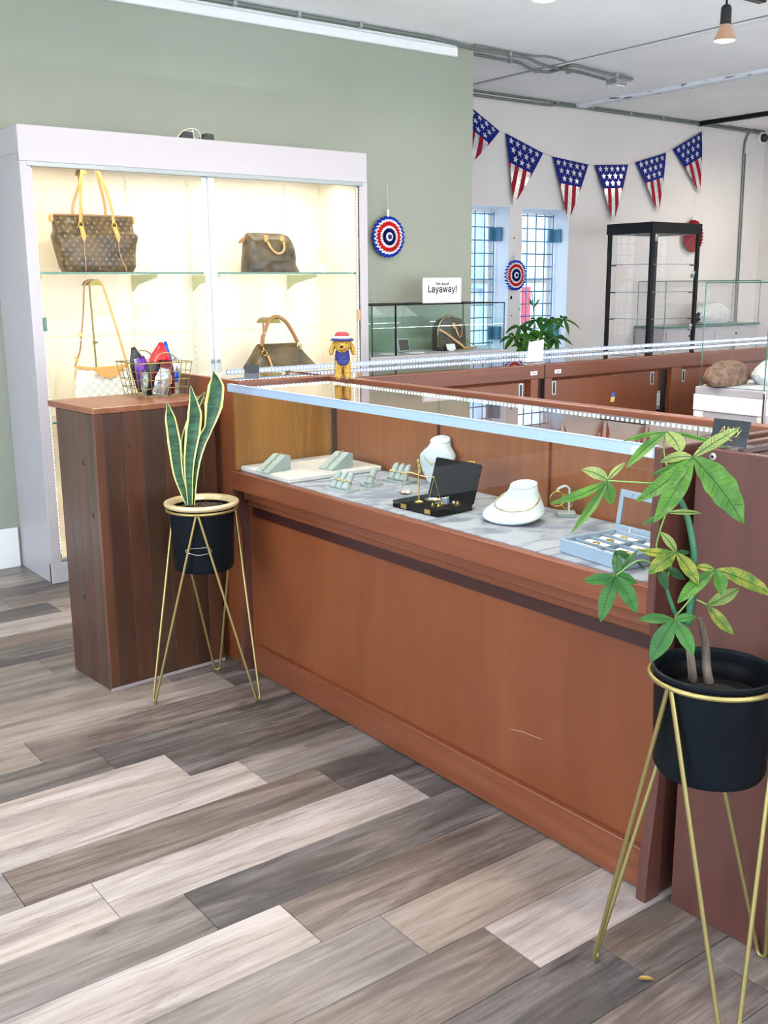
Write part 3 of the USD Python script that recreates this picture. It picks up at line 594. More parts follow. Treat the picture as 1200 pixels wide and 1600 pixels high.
obj('aluminium_edge', [box(fx-.002, fx+.003, y0-.002, y1+.012, TZ-.024, TZ+.002, .001), box(fx-.002, fx+.014, y0-.002, y1+.012, TZ+.0005, TZ+.0025)], 'aluminium', cnt)
p = at(1003, 703, x=fx-.003); obj('sticker', box(fx-.0032, fx-.002, p[1]-.028, p[1]+.028, TZ-.022, TZ-.003), 'edge_sticker', cnt, label='small white sticker at the right end of the metal edge')
obj('sticker_print', [text_on('ideal', .006, (fx-.0034, p[1]+.02, TZ-.012), (0, -1, 0), (0, 0, 1), .0002)], 'ink_grey', cnt)
for n_, (a, b, xx, yy) in enumerate(((y0+.01, y1-.05, bx-.016, None),)):
    ch = obj('led_channel', box(xx-.004, xx+.003, a, b, TZ-.022, TZ-.011), 'led_channel', cnt)
    obj('led_dots', [box(xx-.0065, xx-.004, q, q+.006, TZ-.021, TZ-.013) for q in np.arange(a, b, .0165)], 'led_warm', ch, kind='stuff')
ch = obj('led_channel', box(fx+.05, bx-.02, y1-.020, y1-.013, TZ-.020, TZ-.009), 'led_channel', cnt)
obj('led_dots', [box(q, q+.007, y1-.0225, y1-.020, TZ-.019, TZ-.011) for q in np.arange(fx+.05, bx-.02, .0165)], 'led_white', ch, kind='stuff')
rect_light('/World/jewellery_counter/led_lamp', (bx-.03, (y0+y1)/2, TZ-.02), (-.45, 0, -1), .018, y1-y0-.1, (.97, .98, 1.0), 1.2)
# tiny marks on the wood that are really there
obj('scratch', tube([(fx+.0615, *at(u, v, x=fx+.0615)[1:]) for u, v in ((796, 1139), (815, 1143), (846, 1155))], .0006, 4), 'scratch_tan', cnt, label='pale scratch on the front panel')

# ================================================================ solid wooden counters at both ends, back counter
rt = thing('wooden_counter', 'solid reddish-brown counter at the right edge behind the money tree', 'counter')
obj('front_panel', box(1.80, 1.82, .2, 1.296, 0, 1.064, .002), 'plum_brown_wood', rt)
obj('side_panel', box(1.82, 2.19, 1.276, 1.296, 0, 1.062, .002), 'plum_brown_wood', rt); obj('back_panel', box(2.17, 2.19, .2, 1.276, 0, 1.04), 'plum_brown_wood', rt)
obj('deck', box(1.82, 2.17, .2, 1.276, .80, .82), 'marble_fabric', rt)
obj('top_glass', sheetpane(1.822, 2.15, .2, 1.27, 1.054, 1.060), 'top_glass', rt)
obj('top_rail', box(2.15, 2.195, .2, 1.29, 1.042, 1.068, .002), 'cherry_wood_long', rt); obj('cross_rail', box(1.82, 2.15, 1.20, 1.213, 1.058, 1.068, .001), 'maroon_board', rt)
ch = obj('led_channel', box(2.143, 2.15, .22, 1.25, 1.040, 1.051), 'led_channel', rt)
obj('led_dots', [box(2.1405, 2.143, q, q+.006, 1.041, 1.049) for q in np.arange(.22, 1.25, .0165)], 'led_white', ch, kind='stuff')
p = at(1113.5, 713.5, x=1.7995); sc = obj('screw_cap', rot(lathe([(0, .0014), (.005, .0014), (.0076, .0008), (.0082, 0), (0, 0)], 20), -PI/2, (0, 1, 0)).apply_translation((1.8, p[1], p[2])), 'satin_steel', rt, 40)
obj('screw', rot(cyl((0, 0, .0014), .0032, .0012, 12), -PI/2, (0, 1, 0)).apply_translation((1.8, p[1], p[2])), 'black_metal', sc)

lf = thing('corner_counter', 'brown wooden corner unit between the pedestal and the glass counter', 'counter')
obj('front_panel', box(1.785, 1.805, 3.222, 3.70, 0, 1.070, .002), 'cherry_wood', lf)
obj('body', [box(1.805, 2.19, 3.21, 3.228, 0, 1.055), box(1.805, 2.19, 3.68, 3.70, 0, 1.055)], 'cherry_wood_cross', lf)
obj('deck', box(1.805, 2.2, 3.228, 3.68, .82, .84), 'marble_fabric', lf)
obj('top_glass', sheetpane(1.806, 2.2, 3.226, 3.695, 1.056, 1.062), 'top_glass', lf)
obj('front_rail', box(1.80, 2.2, 3.208, 3.232, 1.058, 1.070, .002), 'cherry_wood_cross', lf)

bc = thing('back_counter', 'long wooden counter with sliding doors and a glass top lit by an LED strip', 'counter')
by0, by1, bzt = 3.12, 3.60, 1.06
X0, X1 = 2.205, 6.2
obj('top_rail', box(X0, X1, by0, by0+.024, .998, bzt, .003), 'cherry_wood_cross', bc)
obj('far_rail', box(X0, X1, by1-.02, by1, .80, bzt-.007, .002), 'cherry_wood_cross', bc)
obj('top_glass', sheetpane(X0, X1, by0+.004, by1, bzt+.0005, bzt+.0065), 'top_glass', bc)
obj('deck', box(X0, X1, by0+.03, by1-.02, .80, .82), 'marble_fabric', bc)
obj('carcass', [box(X0, X1, by1-.04, by1-.02, .02, .80), box(X0, X1, by0+.03, by1-.04, .02, .05)], 'maroon_board', bc)
for xx in (X0, 3.150, 3.235, 4.10, 4.97, 5.7):
    w = .075 if xx == 4.10 else .045
    obj('door_post', box(xx, xx+w, by0+.0005, by0+.03, .03, .9985, .002), 'cherry_wood', bc)
obj('unit_joint', box(3.2285, 3.2345, by0-.001, by0+.02, .03, bzt-.002), 'ink_black', bc)
obj('bottom_rail', box(X0, X1, by0+.004, by0+.03, .03, .12, .002), 'cherry_wood_cross', bc)
def slide(x0, x1, yy, hx, name='sliding_door'):
    d = obj(name, box(x0, x1, yy, yy+.012, .12, .985, .001), 'cherry_wood', bc)
    obj('recessed_pull', [box(hx-.013, hx+.013, yy-.0016, yy, .922, .985, .001)], 'satin_steel', d)
    obj('pull_recess', box(hx-.0055, hx+.0055, yy-.0022, yy-.0014, .93, .977, .002), 'ink_black', d)
    return d
slide(2.25, 3.13, by0+.016, 3.105); slide(3.28, 3.74, by0+.012, 3.302); d_ = slide(3.70, 4.03, by0+.026, 3.985); slide(4.175, 4.9, by0+.012, 4.205); slide(5.02, 5.7, by0+.016, 5.05)
obj('door_gap', box(4.06, 4.10, by0+.029, by0+.0305, .12, .99), 'ink_black', bc)
for xx in (3.165, 3.312):
    l_ = obj('price_label', box(xx-.02, xx+.02, by0-.0012, by0, 1.017, 1.034), 'paper_white', bc, label='small white printed label on the top rail')
    obj('label_print', text_on('CASH', .007, (xx-.012, by0-.0014, 1.022), (1, 0, 0), (0, 0, 1), .0002) if False else box(xx-.012, xx+.012, by0-.0016, by0-.0012, 1.023, 1.028), 'ink_grey', l_)
p = at(957, 621, y=by0+.011)
obj('sticker', cbox((p[0]+.004, by0+.0115, p[2]+.012), (.02, .001, .018), 0), 'sticker_blue', bc, label='small blue sticker'); obj('sticker', prism(Polygon([(p[0]-.014, p[2]-.02), (p[0]+.012, p[2]-.02), (p[0]+.016, p[2]+.002), (p[0]-.01, p[2]+.004)]), .001, 'xz', by0+.0108), 'sticker_yellow', bc, label='small yellow sticker')
ch = obj('led_channel', box(X0-.3, X1, by1-.10, by1-.088, bzt+.007, bzt+.026), 'led_channel', bc)
obj('led_dots', [box(q, q+.0075, by1-.102, by1-.10, bzt+.012, bzt+.021) for q in np.arange(X0-.3, X1, .0165)], 'led_white', ch, kind='stuff')
rect_light('/World/back_counter/led_lamp', (4.05, by1-.094, bzt+.0275), (0, .22, 1), 4.2, .014, (.86, .93, 1.0), 95.0)
sg_ = thing('sign_card', 'blank white card standing on the back counter in front of the leafy plant', 'sign', (0, 0, 0))
q0, q1 = np.array([3.19, 3.20]), np.array([3.29, 3.215])
obj('card', prism([(q0[0], bzt+.007), (q1[0], bzt+.007), (q1[0]+.004, bzt+.10), (q0[0]+.014, bzt+.092)], .002, 'xz', 3.19), 'paper_white', sg_)
obj('foot', box(q0[0]+.02, q1[0]-.02, 3.192, 3.24, bzt+.0068, bzt+.009), 'paper_white', sg_)
# ================================================================ glass cases farther back
def glass_case(name, label, x0, x1, y0, y1, zb, zt, edge, base, base_mat='white_lacquer', panes='clear_glass', er=.003):
    t = thing(name, label, 'display case')
    obj('base', base, base_mat, t)
    for nm, a in (('front_pane', (x0, x1, y0, y0+.005)), ('back_pane', (x0, x1, y1-.005, y1)), ('side_pane', (x0, x0+.005, y0+.006, y1-.006)), ('side_pane', (x1-.005, x1, y0+.006, y1-.006))):
        obj(nm, sheetpane(*a, zb, zt-.006), panes, t)
    obj('top_pane', sheetpane(x0, x1, y0, y1, zt-.006, zt), panes, t)
    obj('edge_strips', join([rod((x0, y0, zb), (x0, y0, zt), er, 6), rod((x1, y0, zb), (x1, y0, zt), er, 6), rod((x1, y1, zb), (x1, y1, zt), er, 6), rod((x0, y1, zb), (x0, y1, zt), er, 6),
        rod((x0, y0, zt), (x1, y0, zt), er*1.3, 6), rod((x0, y0, zt), (x0, y1, zt), er, 6), rod((x1, y0, zt), (x1, y1, zt), er, 6), rod((x0, y1, zt), (x1, y1, zt), er, 6)]), edge, t)
    return t
# the case between the tall cabinet and the window, with the backpack
cc = glass_case('glass_case', 'glass case with black edges holding a small backpack, under the layaway sign', 3.54, 4.575, 4.78, 5.17, .992, 1.283, 'black_metal', [box(3.52, 4.60, 4.762, 5.19, .88, .99, .004)], panes='green_glass')
obj('plinth', box(3.53, 4.59, 4.78, 5.18, 0, .88, .003), 'white_lacquer', cc)
obj('divider', box(3.708, 3.716, 4.778, 4.786, .992, 1.283), 'black_metal', cc)
obj('divider_pane', sheetpane(3.71, 3.715, 4.79, 5.165, .992, 1.275), 'green_glass', cc)
s = thing('layaway_sign', 'white printed card about layaway standing on the glass case', 'sign')
a = at(660.5, 471, y=4.95); b = at(720.5, 470, y=4.95); zt = 1.285; hgt = at(661, 431, y=4.95)[2]-a[2]
obj('card', prism([(a[0], zt), (b[0], zt), (b[0], zt+hgt), (a[0], zt+hgt)], .003, 'xz', 4.95), 'paper_white', s)
w = b[0]-a[0]; c = (a[0]+b[0])/2; LH = .026*.74*w/meshkit.text_mesh('Layaway!', .026, .001, True).extents[0]
fr = lambda i, t: [box(a[0]+i, b[0]-i, 4.9492, 4.95, zt+i, zt+i+t), box(a[0]+i, b[0]-i, 4.9492, 4.95, zt+hgt-i-t, zt+hgt-i), box(a[0]+i, a[0]+i+t, 4.9492, 4.95, zt+i, zt+hgt-i), box(b[0]-i-t, b[0]-i, 4.9492, 4.95, zt+i, zt+hgt-i)]
obj('border', join(fr(.006, .0009)), 'ink_grey', s)
obj('lettering', join([text_on('Ask about', .0165, (c, 4.9495, zt+hgt*.71), (1, 0, 0), (0, 0, 1), .0006, True, True), text_on('Layaway!', LH, (c, 4.9495, zt+hgt*.43), (1, 0, 0), (0, 0, 1), .0006, True, True)]), 'ink_dark', s)
arc = lambda x, z, r, a0, a1: tube([(x+r*math.cos(t), 4.949, z+r*math.sin(t)) for t in np.linspace(a0, a1, 14)], .0007, 4)
obj('drawings', join([arc(c-.055, zt+.032, .011, 0, 2*PI), *[rod(p_, q_, .0007, 4) for p_, q_ in (((c-.016, 4.949, zt+.016), (c+.016, 4.949, zt+.016)), ((c-.016, 4.949, zt+.016), (c-.013, 4.949, zt+.036)), ((c+.016, 4.949, zt+.016), (c+.013, 4.949, zt+.036)), ((c-.013, 4.949, zt+.036), (c+.013, 4.949, zt+.036)))],
    arc(c, zt+.036, .008, 0, PI), arc(c+.058, zt+.046, .022, PI, 2*PI)]), 'ink_grey', s)
obj('easel_back', prism([(4.955, zt), (5.02, zt), (4.955, zt+hgt*.7)], .02, 'yz', c-.01), 'paper_white', s)
tb = thing('picture_frame', 'small tilted frame with a dark screen in the glass case left of the backpack', 'frame')
p = at(637, 551, y=4.90)
q = join([box(-.045, .045, -.004, .004, 0, .085, .003)]); obj('frame', mv(rot(q, -.25, (1, 0, 0)), (p[0], 4.93, .998)), 'steel_grey', tb)
obj('screen', mv(rot(box(-.036, .036, -.0055, -.004, .01, .075), -.25, (1, 0, 0)), (p[0], 4.93, .998)), 'skin_screen', tb)
for k, (u, v, sx) in enumerate(((648, 552, .11), (606, 554, .10))):
    p = at(u, v, z=.994); pc = thing('folded_papers', ('stack of folded white papers before the small frame' if k == 0 else 'loose paper left of the black divider in the glass case'), 'paper', (p[0], max(p[1], 4.84), .9925), .3*k)
    for i in range(3): obj('sheet', rot(box(-sx/2, sx/2, -.03, .03, i*.003, i*.003+.002), .12*i, (0, 0, 1)), 'paper_white', pc)
# white-based case at the right, nearer
wx, wy0, wy1, wz = 3.85, 2.462, 2.80, .95
wb = glass_case('glass_case', 'glass box on a white drawer base at the right edge', wx+.02, 5.6, wy0+.01, wy1-.012, wz+.001, 1.396, 'glass_edge', [box(wx, 5.65, wy0, wy1, wz-.032, wz, .002)], er=.0028)
obj('drawer_fascia', box(wx-.006, 5.65, wy0-.005, wy1+.004, wz-.105, wz-.033, .003), 'white_trim', wb)
obj('cabinet', box(wx+.004, 5.65, wy0, wy1, 0, wz-.106, .002), 'white_lacquer', wb)
obj('recess_frame', [box(wx-.003, wx+.004, wy1-.045, wy1, .6, wz-.107), box(wx-.003, wx+.004, wy0, wy0+.02, .6, wz-.107), box(wx-.003, wx+.004, wy0, wy1, .8, wz-.135)], 'white_trim', wb)
obj('corner_post', box(wx-.012, wx+.002, wy0-.018, wy0-.006, .7, wz-.004, .002), 'chrome', wb)
obj('liner', box(wx+.03, 5.58, wy0+.02, wy1-.02, wz+.002, wz+.006), 'plush_white', wb)
def lump(name, label, cat, c, s, mat, seed):
    q = trimesh.creation.icosphere(4, 1.0); v = np.asarray(q.vertices); v = v*(1+.25*(meshkit.fbm(v*2+5, 4, seed)[:, None]-.5)); v[:, 2] = np.maximum(v[:, 2], -.55); v[:, 2] += .55
    q.vertices = v*np.array(s); t = thing(name, label, cat, c); obj('body', q, mat, t, True); return t
p = at(1188, 600, y=wy0+.12); t = lump('display_cushion', 'white plush cushion at the picture edge inside the near glass box', 'cushion', (p[0]+.13, wy0+.13, wz+.0062), (.12, .09, .07), 'plush_white', 3)
obj('seam', tube([(.121*math.cos(a_), .091*math.sin(a_), .045) for a_ in np.linspace(0, 2*PI, 30)], .003, 6), 'paper_white', t)
p = at(1140, 592, y=wy1-.10); t = lump('stone_specimen', 'tan rough stone specimen inside the near glass box', 'stone', (p[0]-.02, wy1-.10, wz+.006), (.14, .06, .07), 'stone_tan', 8)
# case against the far wall
a_ = glass_case('glass_case', 'wide glass box on a white drawer base against the far wall behind the black tower', 7.74, 9.2, 6.0, 6.31, 1.008, 1.408, 'glass_edge', [box(7.72, 9.22, 5.985, 6.33, .985, 1.006, .003)], 'glass_edge', er=.004)
obj('cabinet', box(7.74, 9.2, 6.0, 6.33, 0, .984, .002), 'white_lacquer', a_)
for xx in (8.1, 8.83):
    dr = obj('drawer', box(xx-.33, xx+.33, 5.99, 6.0, .80, .95, .003), 'white_lacquer', a_); obj('lock', rot(cyl((0, 0, 0), .01, .01, 14), PI/2, (1, 0, 0)).apply_translation((xx, 5.986, .91)), 'black_metal', dr)
p = at(1112, 508, y=6.12); t = lump('plush_display', 'white plush display mound with dark beads in the far glass box', 'display', (p[0], 6.13, 1.008), (.26, .11, .13), 'plush_white', 11)
obj('dark_beads', join([ball((-.29+.018*math.sin(i*2.4), -.04+.02*math.cos(i*1.7), .03+.016*(i % 5)), .018, 1) for i in range(14)]), 'bead_black', t, kind='stuff')
# tall black-framed glass tower
K_ = .935; tx0, tx1, ty0, ty1, tz = 7.255*K_, 7.915*K_, 5.79*K_, 6.285*K_, 1.4+.5*K_
tw = thing('glass_tower', 'tall empty glass display tower with a black frame before the far wall', 'display case')
for xx, yy in ((tx0, ty0), (tx1-.03, ty0), (tx0, ty1-.03), (tx1-.03, ty1-.03)):
    obj('post', box(xx, xx+.03, yy, yy+.03, .06, tz-.01, .003), 'black_metal', tw)
obj('top_frame', box(tx0-.008, tx1+.008, ty0-.008, ty1+.008, tz-.085, tz, .004), 'black_metal', tw); obj('base_frame', box(tx0-.008, tx1+.008, ty0-.008, ty1+.008, 0, .08, .004), 'black_metal', tw)
for nm, a in (('front_pane', (tx0+.03, tx1-.03, ty0+.01, ty0+.015)), ('back_pane', (tx0+.03, tx1-.03, ty1-.015, ty1-.01)), ('side_pane', (tx0+.01, tx0+.015, ty0+.03, ty1-.03)), ('side_pane', (tx1-.015, tx1-.01, ty0+.03, ty1-.03))):
    obj(nm, sheetpane(*a, .08, tz-.085), 'clear_glass', tw)
for z in (1.545, 1.325, 1.11, .8, .5):
    sh = obj('shelf', sheetpane(tx0+.02, tx1-.02, ty0+.02, ty1-.02, z-.005, z), 'door_glass', tw)
    obj('shelf_edge', [box(tx0+.02, tx1-.02, ty0+.018, ty0+.0195, z-.006, z), box(tx0+.017, tx0+.019, ty0+.02, ty1-.02, z-.006, z)], 'steel_grey', sh)
    for xx, yy in ((tx0+.02, ty1-.06), (tx1-.06, ty0+.02)): obj('clip', box(xx, xx+.035, yy, yy+.03, z-.014, z-.005), 'black_plastic', sh)
for z in (1.745, 1.46, 1.03):
    xx = tx0+.05 if z > 1.7 else tx1-.07
    lk = obj('hinge', box(xx, xx+.03, ty0+.003, ty0+.018, z, z+.03, .003), 'satin_steel', tw); obj('lock_bolt', rot(cyl((0, 0, 0), .016, .02, 16), PI/2, (1, 0, 0)).apply_translation((xx-.01, ty0+.002, z-.012)), 'steel_grey', lk)
# ================================================================ handbags on the cabinet's shelves
def quatrefoil(r, n=4, k=.45):
    t = np.linspace(0, 2*PI, 33)[:-1]; rr = r*(k+(1-k)*np.abs(np.cos(n/2*t)))
    return Polygon(np.column_stack([rr*np.cos(t), rr*np.sin(t)]))
def monogram(s):
    """the bag maker's pattern: pointed flower, round flower, diamond flower, interlaced L and V"""
    L = Polygon([(-.55, .5), (-.40, .5), (-.40, -.38), (.15, -.38), (.15, -.5), (-.7, -.5), (-.55, -.38)]).buffer(0)
    V = Polygon([(-.2, .5), (-.02, .5), (.25, -.28), (.5, .5), (.66, .5), (.32, -.5), (.16, -.5)])
    star = quatrefoil(.62, 4, .3)
    ring = sg.Point(0, 0).buffer(.62, 8).difference(sg.Point(0, 0).buffer(.5, 8)).union(quatrefoil(.4))
    dia = Polygon([(0, .66), (.3, .3), (.66, 0), (.3, -.3), (0, -.66), (-.3, -.3), (-.66, 0), (-.3, .3)]).difference(quatrefoil(.34))
    return [shapely.affinity.scale(g, s, s, origin=(0, 0)) for g in (L.union(V), star, ring, dia)]
import shapely.affinity
TRI = {}
def tri_of(p):
    k = p.wkt
    if k not in TRI: v, f = trimesh.creation.triangulate_polygon(p, engine='earcut'); TRI[k] = (np.asarray(v), np.asarray(f))
    return TRI[k]
def print_on(front, box_uv, pitch, size, keep=lambda x, z: True):
    """flat printed motifs lying on a bag's front: front(x, z) gives y"""
    ms = monogram(size); V, F, n = [], [], 0; k = 0
    u0, u1, v0, v1 = box_uv
    for r, z in enumerate(np.arange(v0, v1, pitch*.62)):
        for c, x in enumerate(np.arange(u0+(pitch/2 if r % 2 else 0), u1, pitch)):
            if not keep(x, z): continue
            g = ms[(r*2+(c % 2)+(r//2)) % 4]
            for p in getattr(g, 'geoms', [g]):
                v, f = tri_of(p)
                V.append(np.column_stack([x+v[:, 0], np.zeros(len(v)), z+v[:, 1]])); F.append(f+n); n += len(v)
    V = np.vstack(V); V[:, 1] = front(V[:, 0], V[:, 2])
    return trimesh.Trimesh(V, np.vstack(F), process=False)
def bag_body(prof, e=3.2, n=56, seed=1, amp=.006, sag=0.0):
    """prof: (z, half width, half depth, x shift); returns the mesh and its front surface"""
    P = np.array(prof, float); zs = np.linspace(P[0, 0], P[-1, 0], 44)
    A, B, X = (np.interp(zs, P[:, 0], P[:, k]) for k in (1, 2, 3)); rings = []
    for z, a, b, x in zip(zs, A, B, X):
        r = sq(a, b, e, n, x, 0, z)
        w = (meshkit.fbm(np.column_stack([r[:, 0]*11, r[:, 1]*9, r[:, 2]*11]), 3, seed)-.5)*2*amp
        r[:, 1] += w*np.sign(r[:, 1])*min(1, b/.03); r[:, 0] += w*.6; rings.append(r)
    def front(x, z):
        x, z = np.asarray(x, float), np.asarray(z, float)
        a, b, c = (np.interp(z, P[:, 0], P[:, k]) for k in (1, 2, 3))
        y = -b*np.maximum(0, 1-np.abs((x-c)/a)**e)**(1/e)
        w = (meshkit.fbm(np.stack([x*11, y*9, z*11], -1), 3, seed)-.5)*2*amp
        return y-w*np.minimum(1, b/.03)-.0015
    return loft(rings), front
def ringloop(c, r, t, ax='y', seg=20):
    a = np.linspace(0, 2*PI, seg, endpoint=False)
    P = [(c[0]+r*math.cos(q), c[1], c[2]+r*math.sin(q)) if ax == 'y' else (c[0], c[1]+r*math.cos(q), c[2]+r*math.sin(q)) for q in a]
    return tube(P, t, 6, True)
def bag_stand(label, x, y, z, h, lean=0.0, yw=1.0, reach=0.0):
    t = thing('bag_stand', label, 'display stand', (x, y, z))
    obj('base', lathe([(0, 0), (.05, 0), (.05, .004), (0, .005)], 24), 'olive_gold', t, 30)
    obj('pole', rod((0, 0, .004), (lean, 0, h), .0045), 'olive_gold', t, True)
    obj('clamp_screw', join([cyl((lean*.55, 0, h*.55), .008, .018, 12), rod((lean*.55, 0, h*.55), (lean*.55+.018, -.004, h*.55), .004)]), 'olive_gold', t)
    obj('yoke', prism([(lean-.035*yw, h-.012), (lean+.035*yw, h-.012), (lean+.022*yw, h+.008), (lean, h+.018), (lean-.022*yw, h+.008)], .03+reach, 'xz', -.015-reach), 'olive_gold', t)
    return t
S1, S2 = 1.4665, .7735
SX = lambda u, v, y=4.93: at(u, v, y=y)
# large tote
bx0 = SX(152, 423)[0]
tote = thing('tote_bag', 'large brown monogram tote with tall tan straps on the upper left shelf', 'handbag', (bx0+.002, 4.95, S1))
body, front = bag_body([(0, .172, .07, .012), (.03, .188, .078, .012), (.10, .2, .078, .008), (.165, .212, .072, .006), (.178, .207, .066, .004), (.19, .196, .058, 0), (.262, .2, .022, 0), (.268, .197, .016, 0)], 3.4, seed=4, amp=.015)
obj('body', body, 'monogram_canvas', tote, True)
obj('monogram_print', print_on(front, (-.18, .19, .02, .26), .034, .0105), 'print_tan', tote, kind='stuff')
obj('rim', strap([( -.195, -.021, .266), (0, -.0235, .2675), (.195, -.021, .266)], .007, .003, (0, 0, 1)), 'vachetta_brown', tote)
for s in (-1, 1): obj('end_tab', cbox((s*.204, 0, .25), (.014, .03, .034), .004), 'vachetta', tote)
for s, xa in ((-1, -.078), (1, .088)):
    xb = xa*.94
    rg = obj('strap_ring', ringloop((xa, front(xa, .222)-.006, .222), .012, .0026), 'brass', tote, True)
    yy = front(xa, .2)-.003
    sx_ = lambda q: xa+s*q
    obj('strap_tab', strap([(sx_(q), float(front(sx_(q), z))-.0045, z) for q, z in ((0, .214), (.0005, .20), (.001, .185), (.002, .168), (.003, .155), (.004, .143))], [.019, .021, .022, .022, .018, .005], .004, (1, 0, 0)), 'vachetta', rg)
    obj('seam', tube([(sx_(q), float(front(sx_(q), z))-.0032, z) for q, z in zip(np.interp(np.linspace(0, 1, 14), [0, .3, .65, 1], [.004, .006, .016 if s > 0 else .003, .04 if s > 0 else .001]), np.linspace(.144, .006, 14))], .0019, 5), 'vachetta_pale', tote)
    obj('strap', strap(smoothpath([(xa, front(xa, .23)-.006, .232), (xa+s*-.006, -.04, .30), (xa*.72, -.02, .40), (xa*.42, 0, .485), (xa*.2, .005, .499)], 6), .015, .0035, (1, 0, .0)), 'vachetta', tote)
    obj('strap', strap(smoothpath([(xa-.012, .026, .262), (xa*.95-.008, .024, .32), (xa*.62, .015, .41), (xa*.38, .008, .482), (xa*.18, .007, .498)], 6), .014, .0035, (1, 0, 0)), 'vachetta_pale', tote)
bag_stand('olive metal stand behind the large tote on the upper left shelf', bx0+.002, 5.06, S1, .472, -.012, .35, .06)
# duffel
bx1 = SX(421, 425)[0]
duf = thing('duffel_bag', 'small brown monogram duffel with hanging rolled handles on the upper right shelf', 'handbag', (bx1, 4.93, S1))
body, front = bag_body([(0, .166, .08, .004), (.06, .152, .088, -.002), (.12, .149, .078, .0), (.165, .146, .056, -.004), (.192, .132, .03, -.012), (.206, .100, .009, -.030)], 3.0, seed=9, amp=.020)
obj('body', body, 'monogram_dark', duf, True)
obj('monogram_print', print_on(front, (-.125, .135, .03, .18), .032, .0095), 'print_brown', duf, kind='stuff')
obj('zip_tab', prism([(-.128, .185), (-.155, .160), (-.180, .150), (-.178, .162), (-.15, .184), (-.12, .202)], .02, 'xz', -.01), 'vachetta_brown', duf)
for s, (xa, xb) in ((-1, (-.046, .0)), (1, (.052, .0))):
    obj('handle_tab', cbox((xa, front(xa, .172)-.003, .175), (.022, .006, .036), .002), 'vachetta', duf)
    obj('handle_ring', ringloop((xa, front(xa, .156)-.008, .159), .008, .002), 'brass', duf, True)
obj('handle', tube(smoothpath([(-.046, front(-.046, .156)-.01, .156), (-.035, front(-.03, .125)-.012, .123), (-.012, front(-.01, .098)-.013, .100), (.018, front(.02, .098)-.013, .100), (.044, front(.04, .125)-.012, .123), (.052, front(.052, .156)-.01, .156)], 6), .0065, 8), 'vachetta_pale', duf, True)
obj('handle', tube(smoothpath([(-.046, .055, .15), (-.04, .085, .12), (0, .10, .09), (.04, .085, .12), (.052, .055, .15)], 6), .0065, 8), 'vachetta_pale', duf, True)
# hobo with arched handle
bx2 = SX(434, 560)[0]
hob = thing('hobo_bag', 'brown monogram hobo with one arched tan handle on the lower right shelf', 'handbag', (bx2, 4.93, S2))
HB = .312
body, front = bag_body([(0, .23, .085, .02), (.06, .25, .10, .02), (.18, .225, .095, .015), (.25, .17, .06, .005), (.295, .14, .03, 0), (HB, .128, .012, 0)], 3.0, seed=13, amp=.008)
obj('body', body, 'monogram_dark', hob, True)
obj('monogram_print', print_on(front, (-.13, .17, .14, .295), .032, .0095, lambda x, z: abs(x) < .16-(z-.2)*.25), 'print_brown', hob, kind='stuff')
obj('handle', tube(smoothpath([(-.118, -.03, HB-.012), (-.105, -.028, HB+.045), (-.062, -.02, HB+.122), (-.01, -.015, HB+.146), (.045, -.02, HB+.118), (.085, -.026, HB+.058), (.112, -.03, HB+.006)], 8), .0105, 10), 'vachetta_brown', hob, True)
for xa, zz in ((-.115, HB-.045), (.122, HB-.02)):
    rg = obj('handle_ring', ringloop((xa, front(xa, zz)-.008, zz), .014, .003), 'brass', hob, True)
    obj('ring_link', rod((xa, front(xa, zz)-.01, zz+.012), (xa*.98, -.03, zz+.034), .004), 'brass', rg)
obj('key_strap', strap(smoothpath([(-.105, front(-.105, HB-.06)-.012, HB-.058), (-.095, front(-.095, HB-.1)-.006, HB-.1), (-.088, front(-.09, HB-.15)-.006, HB-.155)], 5), .012, .003, (1, 0, 0)), 'vachetta_pale', hob)
bag_stand('olive metal stand inside the hobo bag on the lower right shelf', bx2-.012, 5.055, S2, HB+.122, .0, 1, .12)
# checkered crossbody
bx3 = SX(160, 600)[0]
crs = thing('crossbody_bag', 'cream checkered crossbody bag with a tan flap and long strap on the lower left shelf', 'handbag', (bx3, 4.93, S2))
HC = .235
body, front = bag_body([(0, .145, .04, 0), (.05, .15, .045, 0), (.17, .142, .035, 0), (HC-.012, .135, .014, 0), (HC, .13, .008, 0)], 4, seed=17, amp=.003)
obj('body', body, 'checker_canvas', crs, True)
obj('top_binding', strap(smoothpath([(-.138, -.012, HC+.012), (-.06, -.016, HC-.002), (.05, -.016, HC-.002), (.135, -.012, HC+.004)], 6), .014, .004, (0, 0, 1)), 'vachetta', crs)
obj('flap', prism([(-.055, HC-.002), (.098, HC+.0), (.09, HC-.022), (.055, HC-.042), (.022, HC-.05), (-.015, HC-.042), (-.045, HC-.022)], .004, 'xz', -.052), 'vachetta', crs)
obj('strap', strap(smoothpath([(.135, -.008, HC-.005), (.128, -.006, HC+.03), (.09, -.004, HC+.19), (.045, 0, HC+.36), (.03, 0, HC+.405), (.005, 0, HC+.425)], 6), .011, .003, (1, 0, .1)), 'vachetta', crs)
obj('strap', strap(smoothpath([(-.138, -.01, HC+.012), (-.105, -.006, HC+.085), (-.092, -.004, HC+.16), (-.075, 0, HC+.25), (-.06, 0, HC+.38), (-.05, 0, HC+.41), (-.02, 0, HC+.424)], 6), .007, .003, (1, 0, .2)), 'vachetta_brown', crs)
for q in ((-.096, -.005, HC+.165), (-.126, -.009, HC+.045)): obj('buckle', cbox(q, (.016, .006, .022), .002), 'brass', crs)
obj('tassel', rod((-.137, -.014, HC-.002), (-.142, -.014, HC-.05), .003), 'vachetta', crs)
bag_stand('olive metal stand holding up the strap of the checkered crossbody', bx3+.005, 4.995, S2, HC+.408, -.012, 1, .06)
